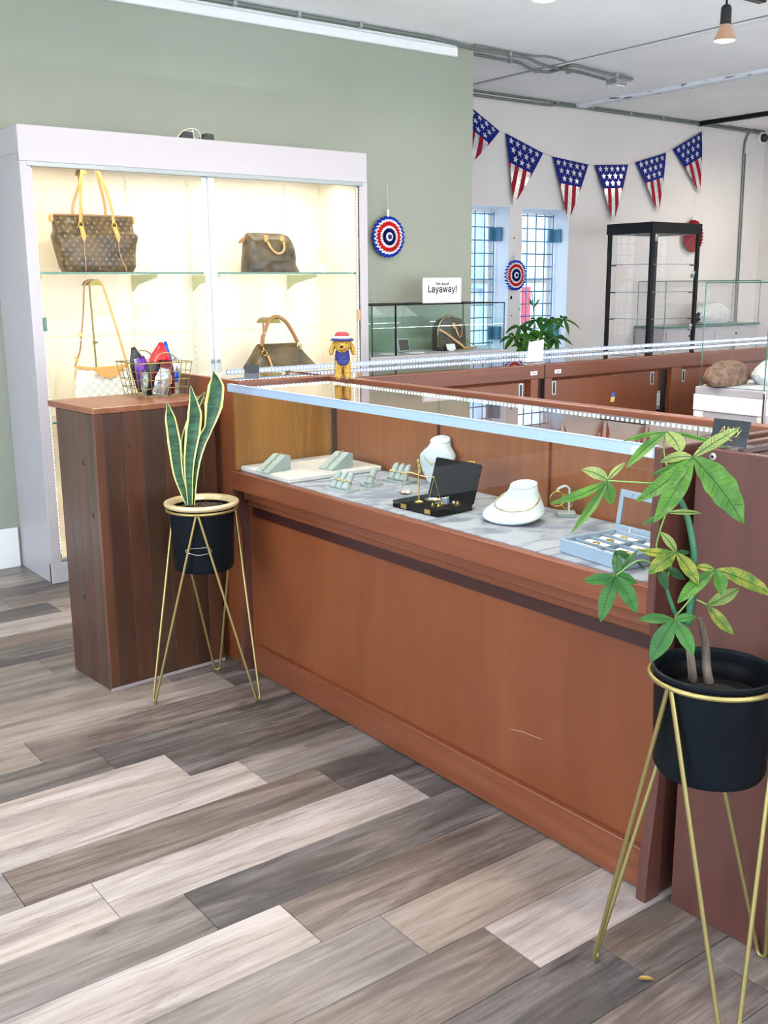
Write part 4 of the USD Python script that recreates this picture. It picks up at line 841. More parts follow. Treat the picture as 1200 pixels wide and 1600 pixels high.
# price cards
for u, lab, w in ((252, 'white handwritten price card to the right of the large tote', .075), (504, 'white handwritten price card to the right of the duffel', .06)):
    p = at(u, 423, y=4.90); t = thing('price_card', lab, 'price card', (p[0], 4.90, S1))
    obj('card', rot(box(-w/2, w/2, -.001, .001, 0, .044), -.2, (1, 0, 0)), 'paper_white', t); obj('easel', rot(box(-w/3, w/3, -.0008, .0008, 0, .04), .3, (1, 0, 0)).apply_translation((0, .014, 0)), 'paper_white', t)
    obj('handwriting', join([rot(tube([(x_, -.0016, z_+.002*math.sin(x_*900)) for x_ in np.linspace(-w*.36, w*.36*f_, 26)], .0006, 3), -.2, (1, 0, 0)) for z_, f_ in ((.034, 1), (.022, .7), (.011, .2))]), 'ink_grey', t)
# backpack in the low glass case
p0, p1 = at(682, 547, y=4.98), at(727, 545, y=4.98)
bp = thing('backpack', 'small dark monogram backpack with tan handles in the black-edged glass case', 'handbag', ((p0[0]+p1[0])/2, 5.0, .9925))
w = (p1[0]-p0[0])/2
body, front = bag_body([(0, w*.93, .05, 0), (.02, w*1.0, .058, 0), (.10, w*1.0, .056, 0), (.155, w*.95, .05, 0), (.185, w*.78, .038, 0), (.2, w*.5, .02, 0), (.203, w*.3, .01, 0)], 3.2, seed=21, amp=.004)
obj('body', body, 'canvas_charcoal', bp, True)
obj('monogram_print', print_on(front, (-w*.8, w*.8, .02, .17), .032, .010), 'print_faint', bp, kind='stuff')
obj('zip', tube(smoothpath([(-w*.96, -.03, .02), (-w*.98, -.03, .12), (-w*.8, -.03, .175), (-w*.45, -.022, .2)], 6), .0025, 5), 'pale_gold', bp, True)
obj('top_loop', strap(smoothpath([(-w*.4, 0, .198), (-.02, -.01, .215), (.01, -.01, .214), (w*.3, 0, .2)], 6), .016, .004, (0, 1, .2)), 'vachetta_brown', bp)
F_ = lambda x, z: (x, front(x, z)-.005, z)
obj('handle', strap(smoothpath([F_(-.014, .135), F_(-.016, .16), F_(-.004, .162), F_(.008, .12), F_(.022, .09)], 6), .011, .003, (1, 0, .3)), 'vachetta_pale', bp)
obj('handle', tube(smoothpath([F_(.022, .09), F_(.036, .078), F_(.05, .092), F_(.056, .13), F_(.054, .158), F_(.045, .158), F_(.044, .14)], 6), .003, 6), 'vachetta_pale', bp, True)
obj('strap', strap(smoothpath([F_(-w*.92, .13), F_(-w*.6, .105), (-.005, -.068, .06), (.02, -.085, .04), (.06, -.09, .012), (w+.03, -.07, .008)], 6), .013, .003, (.3, 0, 1)), 'vachetta_pale', bp)
obj('strap', tube(smoothpath([(w*.96, .0, .09), (w+.02, -.02, .05), (w+.05, -.05, .02), (w+.03, -.08, .008), (-.05, -.10, .004)], 6), .003, 6), 'vachetta_brown', bp, True)
p = at(705, 546, y=4.88); t = thing('price_card', 'white price card leaning on the small backpack', 'price card', (p[0]+.01, 4.885, .9925))
obj('card', rot(box(-.035, .035, -.001, .001, .008, .045), -.35, (1, 0, 0)), 'paper_white', t); obj('easel', box(-.02, .02, .0, .012, 0, .012), 'paper_white', t)
# black cards in clear holders on the counters
def holder(label, pos, rz, w, h, words=True):
    t = thing('sign_holder', label, 'sign', pos, rz)
    lean = -.22
    obj('card', rot(box(-w/2, w/2, 0, .0012, .004, h), lean, (1, 0, 0)), 'card_black', t)
    obj('acrylic', rot(box(-w/2-.002, w/2+.002, -.0035, -.001, .002, h*.42), lean, (1, 0, 0)), 'clear_glass', t); obj('acrylic_foot', prism([(-.012, 0), (.05, 0), (.05, .003), (-.012, .003)], w, 'yz', -w/2), 'clear_glass', t)
    if words:
        up = np.array([0, -math.sin(lean), math.cos(lean)]); z0 = h*.50
        o = up*z0+np.array([0, -.0006, 0])
        sl = up+np.array([.22, 0, 0])
        obj('lettering', text_on('Abby', h*.26, o, (1, 0, 0), sl, .0006, centre=True), 'pale_gold', t)
        fl = join([tube([up*(h*.38)+np.array([x_, -.0012, 0]) + up*.0025*math.sin(x_*420), up*(h*.38)+np.array([x_+.004, -.0012, 0])+up*.003], .0007, 4) for x_ in np.linspace(-w*.3, w*.25, 9)]+[ball(up*h*.28+np.array([x_, -.0012, 0]), .0022, 1) for x_ in (-.006, .0, .006)])
        obj('ornament', fl, 'pale_gold', t)
    return t
holder('black card with gold script in a clear holder above the money tree', (1.838, 1.25, 1.0642), -PI/2, .087, .058)
holder('tiny black card in a clear holder on the corner counter before the hobo bag', (1.893, 3.30, 1.0622), math.radians(-42), .056, .056, False)
# ================================================================ on the counter's deck, behind the glass
D = DZ-.0015
def sheet(name, label, pts, t, mat, z=D):
    o = thing(name, label, 'fabric sheet'); obj('sheet', prism(pts, t, 'xy', z), mat, o); return o
ym = 1.718
sheet('marble_sheet', 'large grey marble-print sheet covering the counter deck under the jewellery', [(fx+.026, ym), (bx-.012, ym), (bx-.012, y1-.02), (fx+.026, y1-.02)], .003, 'marble_fabric')
sheet('marble_sheet', 'smaller grey marble-print sheet under the pendant tray at the right end', [(fx+.026, y0+.004), (bx-.012, y0+.004), (bx-.012, ym-.004), (fx+.026, ym-.004)], .003, 'marble_fabric')
D += .0032
pad = thing('display_pad', 'white padded display board under the two bracelet ramps', 'display board')
obj('board', box(fx+.02, bx-.02, 2.845, y1-.022, D, D+.018, .004), 'white_fabric', pad)
D2 = D+.0185
def wedge(label, u, v, rz):
    p = at(u, v, z=D2); t = thing('bracelet_ramp', label, 'bracelet display', (p[0], p[1], D2), rz, 'pale bracelet ramps')
    w, l, h = .032, .105, .052
    obj('ramp', prism([(-l/2, 0), (l/2, 0), (l/2, h-.003), (l/2-.012, h), (l/2-.02, h), (-l/2, .004)], 2*w, 'yz', -w).apply_transform(np.array([[1., 0, 0, 0], [0, 1, 0, 0], [0, 0, 1, 0], [0, 0, 0, 1]])), 'display_leather', t)
    b = thing('bracelet', label.replace('pale grey ramp', 'thin gold bracelet lying on the ramp').replace(' holding a gold bracelet', ''), 'bracelet', (p[0], p[1], D2), rz)
    s_ = (h-.004)/(l-.02); ln = []
    for i, q in enumerate(np.linspace(-l/2+.006, l/2-.016, 17)):
        ln.append(cbox((.003*math.sin(i*1.3), q, .004+s_*(q+l/2)+.0028), (.0045 if i % 2 else .006, .0065, .0022), .001))
    obj('links', ln, 'pale_gold', b, kind='stuff')
    obj('clasp', cbox((0, -l/2+.004, .008), (.008, .006, .004), .001), 'brass', b)
WR = math.radians(-78)
wedge('pale grey ramp holding a gold bracelet at the left end of the white board', 427, 735, WR)
wedge('pale grey ramp holding a gold bracelet at the right of the white board', 525, 731, WR)
def ring_stand(label, u, v, n, rz, rings):
    p = at(u, v, z=D); t = thing('ring_stand', label, 'ring display', (p[0], p[1], D), rz)
    wid = .027*n+.014
    obj('base', prism(Polygon([(-wid/2, -.026), (wid/2, -.026), (wid/2, .03), (-wid/2, .03)]).buffer(.004, 4), .008, 'xy', 0), 'display_leather', t)
    for i in range(n):
        x0_ = (i-(n-1)/2)*.028
        zz = np.linspace(0, 1, 12); R_ = .0130*(1-.22*zz); R_[-3:] = (.0096, .0076, .0038); R_[-1] = .001
        P = [(x0_, -.014+.036*q, .006+.054*q) for q in zz]
        f = obj('finger', tube(P, R_, 16), 'display_leather', t, True)
        g = thing('ring', 'gold ring on the single-finger stand' if n == 1 else f'gold ring on the {("left", "middle", "right")[i]} finger of the three-finger stand '+('nearest the front' if 'front' in label else 'beside the neck bust'), 'ring', (p[0], p[1], D), rz)
        c = np.array([x0_, -.014+.036*.42, .006+.054*.42]); ax = np.array([0, .036, .054]); ax /= np.linalg.norm(ax); e1 = np.array([1., 0, 0]); e2 = np.cross(ax, e1)
        P = [c+.0134*(e1*math.cos(a_)+e2*math.sin(a_)) for a_ in np.linspace(0, 2*PI, 24, endpoint=False)]
        obj('band', tube(P, .0019, 6, True), 'brass', g, True)
        fr_ = c-.0148*np.array([0, ax[2], -ax[1]])
        if rings[i % len(rings)] == 1: obj('setting', ball(fr_, .0052, 1), 'pale_gold', g)
        else: obj('setting', join([ball(fr_+e1*q, .0032, 1) for q in (-.0045, 0, .0045)]), 'chrome', g)
R38 = math.radians(-82)
ring_stand('pale ring stand with three fingers nearest the counter front', 534, 766, 3, R38, (2, 1, 1))
ring_stand('pale ring stand with one finger', 580, 759, 1, R38, (2,))
ring_stand('pale ring stand with three fingers beside the neck bust', 624, 753, 3, R38, (1, 2, 1))
# upright neck bust
p = at(668, 762, z=D)
nb_ = thing('necklace_bust', 'white upright neck bust standing behind the small balance scale', 'necklace bust', (p[0]+.03, p[1]-.01, D), math.radians(-68))
def bust(rings_): return loft([sq(a, b, 2.2, 36, cx, cy, z) for z, a, b, cx, cy in rings_])
obj('base', box(-.028, .028, -.024, .03, 0, .008, .002), 'display_leather', nb_)
obj('torso', bust([(.008, .020, .012, 0, -.004), (.02, .030, .016, 0, -.006), (.05, .046, .022, 0, -.006), (.085, .060, .030, 0, 0), (.104, .062, .034, 0, .008), (.118, .050, .034, 0, .014), (.130, .037, .031, 0, .02), (.142, .032, .029, 0, .025)]), 'display_white', nb_, True)
tn = trimesh.transformations.rotation_matrix(math.radians(22), (1, 0, 0), (0, .027, .142))
nt = loft([sq(a, b, 2, 36, 0, .027, z) for z, a, b in ((.134, .033, .030), (.150, .0335, .031), (.1525, .0325, .030))]); nt.apply_transform(tn); obj('neck_top', nt, 'display_white', nb_, 35)
nl = tube([(.0332*math.cos(a_), .0308*math.sin(a_)+.027, .150) for a_ in np.linspace(0, 2*PI, 30, endpoint=False)], .0007, 4, True); nl.apply_transform(tn); obj('neck_line', nl, 'ink_grey', nb_)
nk = thing('necklace', 'fine gold necklace around the upright neck bust', 'necklace', (p[0]+.03, p[1]-.01, D), math.radians(-68))
obj('chain', tube(smoothpath([(-.044, .004, .122), (-.034, -.022, .10), (0, -.036, .083), (.034, -.022, .10), (.044, .004, .122)], 8), .0012, 5), 'brass', nk, True); obj('pendant', ball((0, -.037, .079), .003, 1), 'brass', nk)
# velvet case with the balance scale
pl, pf, pr = at(613, 792, z=D), at(684, 809, z=D), at(735, 797, z=D)
e_w = (pf-pl); e_w[2] = 0; wc_ = np.linalg.norm(e_w); ang = math.atan2(e_w[1], e_w[0]); dp = np.linalg.norm((pr-pf)[:2])
bxs = thing('scale_case', 'open black velvet case lined for a jeweller\'s balance scale', 'case', (pl[0], pl[1], D), ang)
obj('tray', join([box(0, wc_, 0, dp, 0, .014, .003), box(0, .006, 0, dp, .013, .021, .002), box(wc_-.006, wc_, 0, dp, .013, .021, .002), box(.006, wc_-.006, 0, .006, .013, .021, .002), box(.006, wc_-.006, dp-.006, dp, .013, .021, .002)]), 'black_velvet', bxs)
obj('inlay', box(.007, wc_-.007, .007, dp-.007, .014, .017), 'black_velvet', bxs)
for q in (.2, .72): obj('latch', box(wc_*q, wc_*q+.024, -.0018, 0, .004, .017, .001), 'brass', bxs)
lid = join([box(.002, wc_-.002, 0, .012, 0, .118, .004)])
obj('lid', mv(rot(lid, -.30, (1, 0, 0)), (0, dp-.002, .018)), 'black_velvet', bxs)
obj('lid_latch', mv(rot(box(wc_*.74, wc_*.74+.024, -.002, .012, .118, .123, .001), -.30, (1, 0, 0)), (0, dp-.002, .018)), 'brass', bxs)
obj('lid_lining', mv(rot(box(.01, wc_-.01, -.0012, 0, .008, .110), -.30, (1, 0, 0)), (0, dp-.002, .018)), 'black_velvet', bxs)
wt = [(.74, .45, .009), (.80, .72, .012), (.88, .72, .010), (.80, .28, .006), (.70, .25, .006)]
for i, (a_, b_, r_) in enumerate(wt):
    t = thing('brass_weight', ('brass scale weight '+('nearest the left in the weight row', 'largest of the row', 'at the right end of the row', 'small, in the front row right', 'small, in the front row left')[i])+' in the black velvet case', 'scale weight', (bxs.GetAttribute('xformOp:translate').Get()[0]+math.cos(ang)*wc_*a_-math.sin(ang)*dp*b_, pl[1]+math.sin(ang)*wc_*a_+math.cos(ang)*dp*b_, D+.0171))
    obj('weight', lathe([(0, 0), (r_, 0), (r_, .006), (r_*.45, .007), (r_*.3, .010), (r_*.5, .0125), (0, .0135)], 20), 'brass' if i != 1 else 'chrome', t, 35)
loc = lambda a_, b_, z: np.array([pl[0]+math.cos(ang)*wc_*a_-math.sin(ang)*dp*b_, pl[1]+math.sin(ang)*wc_*a_+math.cos(ang)*dp*b_, D+z])
wb_ = thing('white_gift_box', 'small pale box with a slanted top lying in the black velvet case', 'box', loc(.62, .62, .0172), ang+.5)
obj('body', prism([(-.018, 0), (.018, 0), (.018, .016), (-.018, .008)], .024, 'xz', -.012), 'tray_blue', wb_); obj('lid', prism([(-.0185, .0082), (.0185, .0162), (.0185, .0195), (-.0185, .0115)], .025, 'xz', -.0125), 'display_white', wb_)
o = loc(.36, .30, .0172)
scl = thing('balance_scale', 'tiny brass balance scale with hanging pans standing in the black velvet case', 'scale', o, ang+.35)
obj('foot', lathe([(0, 0), (.014, 0), (.014, .004), (.004, .008), (0, .009)], 24), 'brass', scl, 30)
obj('column', lathe([(.0022, .006), (.0022, .085), (.004, .086), (.004, .094), (.002, .097), (.0022, .125), (.0035, .128), (0, .130)], 12), 'brass', scl, 30)
obj('ornament', join([ball((.0, 0, .108), .006, 1, (1, .4, 1.8)), ball((-.004, 0, .122), .004, 1, (1, .5, 2)), ball((.002, 0, .094), .005, 1, (1, .5, 1.6))]), 'olive_gold', scl)
obj('beam', tube(smoothpath([(-.052, 0, .084), (-.03, 0, .088), (0, 0, .083), (.03, 0, .079), (.05, 0, .081)], 5), .0018, 6), 'brass', scl, True)
for s, zp in ((-1, .020), (1, .012)):
    xx = s*.05; zt_ = .084 if s < 0 else .081
    pn = obj('pan', lathe([(0, 0), (.018, .001), (.0225, .005), (.0232, .0055), (.0215, .0053), (.017, .0018), (0, .0008)], 28).apply_translation((xx, -.01*s, zp)), 'brass', scl, 30)
    for a_ in (.4, 2.5, 4.6): obj('cord', rod((xx, 0, zt_), (xx+.022*math.cos(a_), -.01*s+.022*math.sin(a_), zp+.005), .0006, 4), 'olive_gold', pn)
    for k in range(2 if s < 0 else 3):
        st = loft([sq(.008*q_, .008*q_, 2, 6, 0, 0, z_) for z_, q_ in ((0, .55), (.004, 1), (.008, .7))]); th_ = np.array(o)
        l_ = ('lilac faceted stone in the rear pan', 'clear faceted stone in the rear pan')[k] if s < 0 else ('blue faceted stone in the front pan', 'pale rough stone in the front pan', 'yellow crystal in the front pan')[k]
        c_, s__ = math.cos(ang+.35), math.sin(ang+.35); lx, ly = xx+(k-.5)*.012, -.01*s+.004*k
        g = thing('gemstone', l_+' of the tiny scale', 'gemstone', (o[0]+c_*lx-s__*ly, o[1]+s__*lx+c_*ly, o[2]+zp+.0016), k*.7)
        obj('stone', st, (('gem_lilac', 'gem_clear') if s < 0 else ('gem_blue', 'gem_clear', 'pale_gold'))[k], g)
# reclining necklace bust
pc = at(806, 812, z=D)
rb = thing('necklace_bust', 'pale reclining necklace bust leaning back on the marble sheet', 'necklace bust', (pc[0], pc[1], D), math.radians(-76))
Rb = trimesh.transformations.rotation_matrix(-math.radians(60), (1, 0, 0))
def tilt(q): q = q.copy(); q.apply_transform(rotb); return q
rotb = trimesh.transformations.concatenate_matrices(trimesh.transformations.translation_matrix((0, -.012, .018)), trimesh.transformations.rotation_matrix(math.radians(13), (1, 0, 0)))
# lying flat disc rising to a short neck at the back
rings_ = [(0, .084, .072, 0, 0), (.004, .089, .077, 0, 0), (.008, .088, .076, 0, .001), (.013, .082, .070, 0, .010), (.022, .070, .057, 0, .027), (.034, .055, .045, 0, .044), (.048, .043, .037, 0, .058), (.062, .038, .034, 0, .066)]
obj('torso', tilt(loft([sq(a, b, 2.1, 44, cx, cy, z) for z, a, b, cx, cy in rings_])), 'display_white', rb, True)
obj('neck_top', tilt(loft([sq(a, b, 2.1, 40, 0, .066, z) for z, a, b in ((.0612, .0385, .0345), (.0635, .0385, .0345), (.0640, .037, .033))])), 'display_white', rb, 30)
obj('prop', box(-.012, .012, .03, .05, .0, .022, .002), 'tray_blue', rb)
nk = thing('necklace', 'flat gold necklace draped over the reclining bust', 'necklace', (pc[0], pc[1], D), math.radians(-76))
ch_ = []
for a_ in np.linspace(PI*.93, PI*2.07, 40):
    zz_ = float(np.interp(math.sin(a_), [-1, -.5, 0, .4], [.0215, .0235, .030, .037])); ch_.append((float(np.interp(zz_, [q_[0] for q_ in rings_], [q_[1] for q_ in rings_]))*1.0*math.cos(a_), float(np.interp(zz_, [q_[0] for q_ in rings_], [q_[4] for q_ in rings_]))+float(np.interp(zz_, [q_[0] for q_ in rings_], [q_[2] for q_ in rings_]))*math.sin(a_), zz_-.0022))
q = strap(ch_, .0055, .0016, [(0, -.5+.0*i, .35) for i in range(40)]); obj('chain', tilt(mv(q, (0, 0, .0035))), 'pale_gold', nk)
# earring stand with hoops
pe = at(884, 806, z=D)
es = thing('earring_stand', 'pale T-shaped earring stand on a stepped square base', 'earring display', (pe[0], pe[1], D), math.radians(-40))
obj('base', join([box(-.026, .026, -.024, .024, k*.0042, k*.0042+.004, .0012) for k in range(3)]), 'display_leather', es)
obj('post', strap(smoothpath([(.008, 0, .012), (.008, 0, .07), (.006, 0, .080), (-.004, 0, .086), (-.02, 0, .08), (-.026, 0, .072)], 6), .012, .004, (0, 1, 0)), 'display_white', es)
for k, (xx, yy, zz, r_, rz_) in enumerate(((-.026, -.006, .05, .021, .3), (.004, .012, .04, .021, 1.1))):
    c_, s__ = math.cos(math.radians(-40)), math.sin(math.radians(-40)); h_ = thing('hoop_earring', ('gold hoop earring hanging in front on the earring stand' if k == 0 else 'gold hoop earring hanging behind the post of the earring stand'), 'earring', (pe[0]+c_*xx-s__*yy, pe[1]+s__*xx+c_*yy, D), math.radians(-40)+rz_*.4)
    obj('hoop', ringloop((0, 0, zz), r_, .0018, 'y', 36), 'brass', h_, True); obj('ear_wire', ringloop((0, 0, zz+r_+.004), .004, .0008, 'y', 14), 'brass', h_, True)
# pendant tray with lid frame
ta, tb_ = at(874, 862, z=D), at(972, 893, z=D)
e_ = tb_-ta; e_[2] = 0; L_ = np.linalg.norm(e_); ag = math.atan2(e_[1], e_[0]); Wd = .185
tr_ = thing('pendant_tray', 'pale blue divided tray of pendants with its windowed lid raised', 'jewellery tray', (ta[0], ta[1], D), ag)
HT = .035
obj('walls', join([box(0, L_, 0, .006, 0, HT, .002), box(0, L_, Wd-.006, Wd, 0, HT, .002), box(0, .006, .006, Wd-.006, 0, HT, .002), box(L_-.006, L_, .006, Wd-.006, 0, HT, .002)]), 'tray_blue', tr_)
obj('floor_board', box(.006, L_-.006, .006, Wd-.006, 0, .012), 'tray_grey', tr_)
nx, ny = 2, 4
for i in range(1, nx): obj('divider', box(L_*i/nx-.001, L_*i/nx+.001, .006, Wd-.006, .012, HT-.006), 'tray_blue', tr_)
for i in range(1, ny): obj('divider', box(.006, L_-.006, Wd*i/ny-.001, Wd*i/ny+.001, .012, HT-.006), 'tray_blue', tr_)
lidm = [box(0, L_, 0, .006, 0, .012, .001), box(0, L_, 0, .006, .082, .10, .001), box(0, .014, 0, .006, .012, .082, .001), box(L_-.014, L_, 0, .006, .012, .082, .001)]
lidM = lambda q: mv(rot(q, -.16, (1, 0, 0)), (0, Wd-.003, HT+.001))
obj('lid_frame', lidM(join(lidm)), 'tray_blue', tr_); obj('lid_window', lidM(sheetpane(.014, L_-.014, .002, .0035, .012, .082)), 'clear_glass', tr_)
obj('lid_snaps', lidM(join([rot(cyl((0, 0, 0), .0028, .002, 10), PI/2, (1, 0, 0)).apply_translation((L_*q, -.001, .091)) for q in (.2, .4, .6, .8)])), 'ink_grey', tr_, kind='stuff')
for q in (.25, .75): obj('hinge', lidM(box(L_*q-.004, L_*q+.004, -.002, .0, -.004, .010, .001)), 'display_white', tr_)
nm = ('round', 'cross', 'curled', 'angular')
for i in range(nx):
    for k in range(ny):
        cx_, cy_ = L_*(i+.5)/nx, Wd*(k+.5)/ny
        P_ = (ta[0]+math.cos(ag)*cx_-math.sin(ag)*cy_, ta[1]+math.sin(ag)*cx_+math.cos(ag)*cy_, D+.0122)
        w_ = ('front', 'back')[0 if i == 0 else 1]; w2_ = ('left', 'second', 'third', 'last')[k]
        t = thing('pendant_card', f'small cream card holding a pendant in the tray, {("near" if i == 0 else "far")} column, row {("one", "two", "three", "four")[k]} from the front', 'pendant', P_, ag)
        obj('card', rot(box(-L_/nx*.42, L_/nx*.42, -Wd/ny*.42, Wd/ny*.42, .006, .0075), .16, (1, 0, 0)), 'paper_white', t)
        obj('card_foot', box(-L_/nx*.3, L_/nx*.3, -.004, .004, 0, .006), 'paper_white', t)
        r_ = .0095; kind_ = (i+2*k) % 4
        pm = {0: lambda: tube([(r_*math.cos(a_), r_*.8*math.sin(a_), .011) for a_ in np.linspace(0, 2*PI, 18, endpoint=False)], .0022, 5, True), 1: lambda: join([rod((-.014, 0, .011), (.014, 0, .011), .002, 5), rod((.004, -.009, .011), (.004, .009, .011), .002, 5)]),
              2: lambda: tube([(r_*(.4+.1*a_)*math.cos(a_*1.6), r_*(.4+.1*a_)*math.sin(a_*1.6), .011) for a_ in np.linspace(0, 6, 26)], .0018, 5), 3: lambda: tube([(-.012, -.004, .011), (-.003, .006, .011), (.004, -.005, .011), (.012, .004, .011)], .002, 5)}[kind_]()
        obj('pendant', pm, 'brass', t)
# ================================================================ plants on hairpin stands
NH = np.array([FWD[0], FWD[1], 0]); NH /= np.linalg.norm(NH)
def atv(u, v, p0, off=0.0):
    """pixel (u, v) on the upright plane through p0 that faces the viewer, off metres behind it"""
    ray = RIGHT*(u-600) + DOWN*(v-800) + FWD*F_PX
    return EYE + ray*((np.dot(np.asarray(p0)-EYE, NH)+off)/np.dot(ray, NH))
def leaf(base, tip, width, normal, bend=(0, 0, 0), fold=.18, ripple=.0, n=14, peak=.48, twist=0.0):
    """one thin leaf blade and its midrib"""
    b, t = np.asarray(base, float), np.asarray(tip, float); c = (b+t)/2+np.asarray(bend, float)
    ss = np.linspace(0, 1, n); P = np.array([(1-s)**2*b+2*s*(1-s)*c+s*s*t for s in ss]); T = np.gradient(P, axis=0); T /= np.linalg.norm(T, axis=1, keepdims=True)
    k = math.log(.5)/math.log(peak); wv = width/2*np.sin(PI*ss**k)**.85; wv[0] = width*.03; wv[-1] = width*.008
    X = np.linspace(-1, 1, 7); V = []; rib = []
    L = np.linalg.norm(t-b)
    for i, s in enumerate(ss):
        nn = np.asarray(normal, float); nn = nn-T[i]*np.dot(nn, T[i]); nn /= np.linalg.norm(nn); sd = np.cross(T[i], nn)
        if twist: a_ = twist*s; nn, sd = nn*math.cos(a_)+sd*math.sin(a_), sd*math.cos(a_)-nn*math.sin(a_)
        for x in X: V.append(P[i]+sd*x*wv[i]+nn*(abs(x)*wv[i]*fold+ripple*width*abs(x)*math.sin(s*26+(x > 0)*1.3)))
        rib.append(P[i]+nn*.0006)
    m_ = len(X); Fc = []
    side_ribs = []
    if width > .020 and n > 12:
        for i in range(2, n-2):
            for q in (0, m_-1):
                side_ribs.append(rod(V[i*m_+3], np.array(V[min(i+1, n-1)*m_+q])*.86+np.array(V[min(i+1, n-1)*m_+3])*.14, .00042, 3))
    for i in range(n-1):
        for j in range(m_-1):
            a_ = i*m_+j; Fc += [(a_, a_+1, a_+m_+1), (a_, a_+m_+1, a_+m_)]
    return trimesh.Trimesh(np.array(V), np.array(Fc), process=False), join([tube(rib, np.linspace(.0011, .0003, n)*max(1, width/.05), 5)]+side_ribs)
RS, ZR, RF = .118, .664, .203
def plant_stand(label, c, a0, zr):
    t = thing('plant_stand', label, 'plant stand', (c[0], c[1], 0))
    obj('ring', tube([(RS*math.cos(q), RS*math.sin(q), zr) for q in np.linspace(0, 2*PI, 60, endpoint=False)], .0052, 8, True), 'gold_metal', t, True)
    for k in range(3):
        af = a0+k*2*PI/3; f = np.array([RF*math.cos(af), RF*math.sin(af), 0]); tg = np.array([-math.sin(af), math.cos(af), 0]); rd = np.array([math.cos(af), math.sin(af), 0])
        e = []
        for s in (-1, 1):
            at_ = af+s*(PI/3-.035); e.append(np.array([RS*math.cos(at_), RS*math.sin(at_), zr-.004]))
        bot = [f-tg*.0115+[0, 0, .020], f-tg*.010+[0, 0, .0105], f-tg*.005+[0, 0, .0050], f+[0, 0, .0046], f+tg*.005+[0, 0, .0050], f+tg*.010+[0, 0, .0105], f+tg*.0115+[0, 0, .020]]
        obj('hairpin_leg', tube(np.vstack([[e[0]], bot, [e[1]]]), .0046, 8), 'gold_metal', t, True)
    return t
C1, C2 = (1.562, 3.09), (1.589, 1.076)
s1 = plant_stand('brass hairpin plant stand beside the wooden pedestal, under the snake plant', C1, math.radians(175), ZR)
# wire twisted round the two front rods
def on_rod(c, ang_top, ang_foot, zr, f): a = np.array([RS*math.cos(ang_top), RS*math.sin(ang_top), zr]); b = np.array([RF*math.cos(ang_foot), RF*math.sin(ang_foot), 0]); return a+(b-a)*f
a_l, a_r = on_rod(C1, math.radians(235), math.radians(175), ZR, .19), on_rod(C1, math.radians(235), math.radians(295), ZR, .19)
mid = (a_l+a_r)/2; out = np.array([-.35, -.6, 0])
obj('twisted_wire', tube(smoothpath([a_l+[-.006, 0, 0], mid+out*.022+[0, 0, -.006], a_r+[.006, -.004, 0], a_r+[.004, .008, .012], mid-out*.004+[0, 0, .014], a_l+[-.004, .008, .008], a_l+[-.006, 0, -.002]], 6), .0011, 5), 'satin_steel', s1, True)
s2 = plant_stand('brass hairpin plant stand at the right edge, under the money tree', C2, math.radians(114), .678)
# --- snake plant
sp = thing('snake_plant', 'snake plant with yellow-edged leaves in a black pot with a champagne rim', 'potted plant', (0, 0, 0))
def at_c(q, c): return mv(q, (c[0], c[1], 0))
obj('pot', at_c(lathe([(0, .452), (.082, .452), (.095, .456), (.101, .468), (.108, .64), (.110, .668), (.100, .668), (.098, .655), (0, .655)], 56), C1), 'pot_black', sp, 35)
obj('rim', at_c(lathe([(.1095, .672), (.114, .671), (.1235, .676), (.1265, .682), (.1255, .688), (.119, .691), (.105, .689), (.101, .683), (.1, .672)], 56), C1), 'champagne_rim', sp, 60)
obj('soil', at_c(lathe([(0, .668), (.05, .667), (.09, .664), (.1, .660)], 40), C1), 'potting_soil', sp, True)
obj('soil_crumbs', join([ball((C1[0]+.01+RNG.normal()*.035, C1[1]-.01+RNG.normal()*.03, .668), .003+.004*RNG.random(), 1) for _ in range(70)]), 'potting_soil', sp, kind='stuff')
S_ = lambda x, y: (220+x/2.859, 560+y/2.859)
P0s = np.array([C1[0], C1[1], .8])
def sword(pts, wid, off, mat='snake_green', tw=0.0):
    pts = [S_(*q) for q in pts]; P = smoothpath([atv(u, v, P0s, off) for u, v in pts], 7); n = len(P); W = np.interp(np.linspace(0, 1, n), np.linspace(0, 1, len(wid)), wid)*.00185
    def rib(Wd, lift, th):
        V = []; T = np.gradient(P, axis=0)
        for i in range(n):
            t_ = T[i]/np.linalg.norm(T[i]); sd = np.cross(t_, -NH); sd /= np.linalg.norm(sd); a_ = tw*i/n; fr_ = -NH; sd = sd*math.cos(a_)+fr_*math.sin(a_); nn = np.cross(sd, t_)
            for x in np.linspace(-1, 1, 7): V.append(P[i]+sd*x*Wd[i]/2+nn*(-(1-x*x)*.10*W[i]+lift)*1.0)
        F = []
        for i in range(n-1):
            for j in range(6): q = i*7+j; F += [(q, q+1, q+8), (q, q+8, q+7)]
        return trimesh.Trimesh(np.array(V), np.array(F), process=False)
    m_ = obj('leaf', rib(W, 0, 0), 'snake_margin', sp, True)
    obj('leaf_centre', rib(np.maximum(W*.70-.001, .0008), -.0012, 0), mat, m_, True); obj('leaf_centre', rib(np.maximum(W*.70-.001, .0008), +.0012, 0), mat, m_, True)
KX = 1.0
sword([(212, 655), (168, 520), (150, 380), (132, 270), (118, 195)], [10, 19, 25, 20, 1.5], 0)
sword([(213, 655), (208, 480), (196, 380), (222, 280), (262, 190), (287, 150)], [8, 14, 15, 14, 10, 1.5], .02)
sword([(220, 655), (215, 480), (232, 330), (240, 240), (222, 120)], [9, 19, 28, 26, 1.5], -.012)
sword([(226, 655), (228, 520), (246, 420), (268, 365)], [13, 20, 17, 8], .008)
sword([(228, 655), (236, 500), (262, 390), (302, 310), (325, 210), (336, 120), (324, 55)], [11, 19, 21, 16, 33, 29, 1.5], -.004)
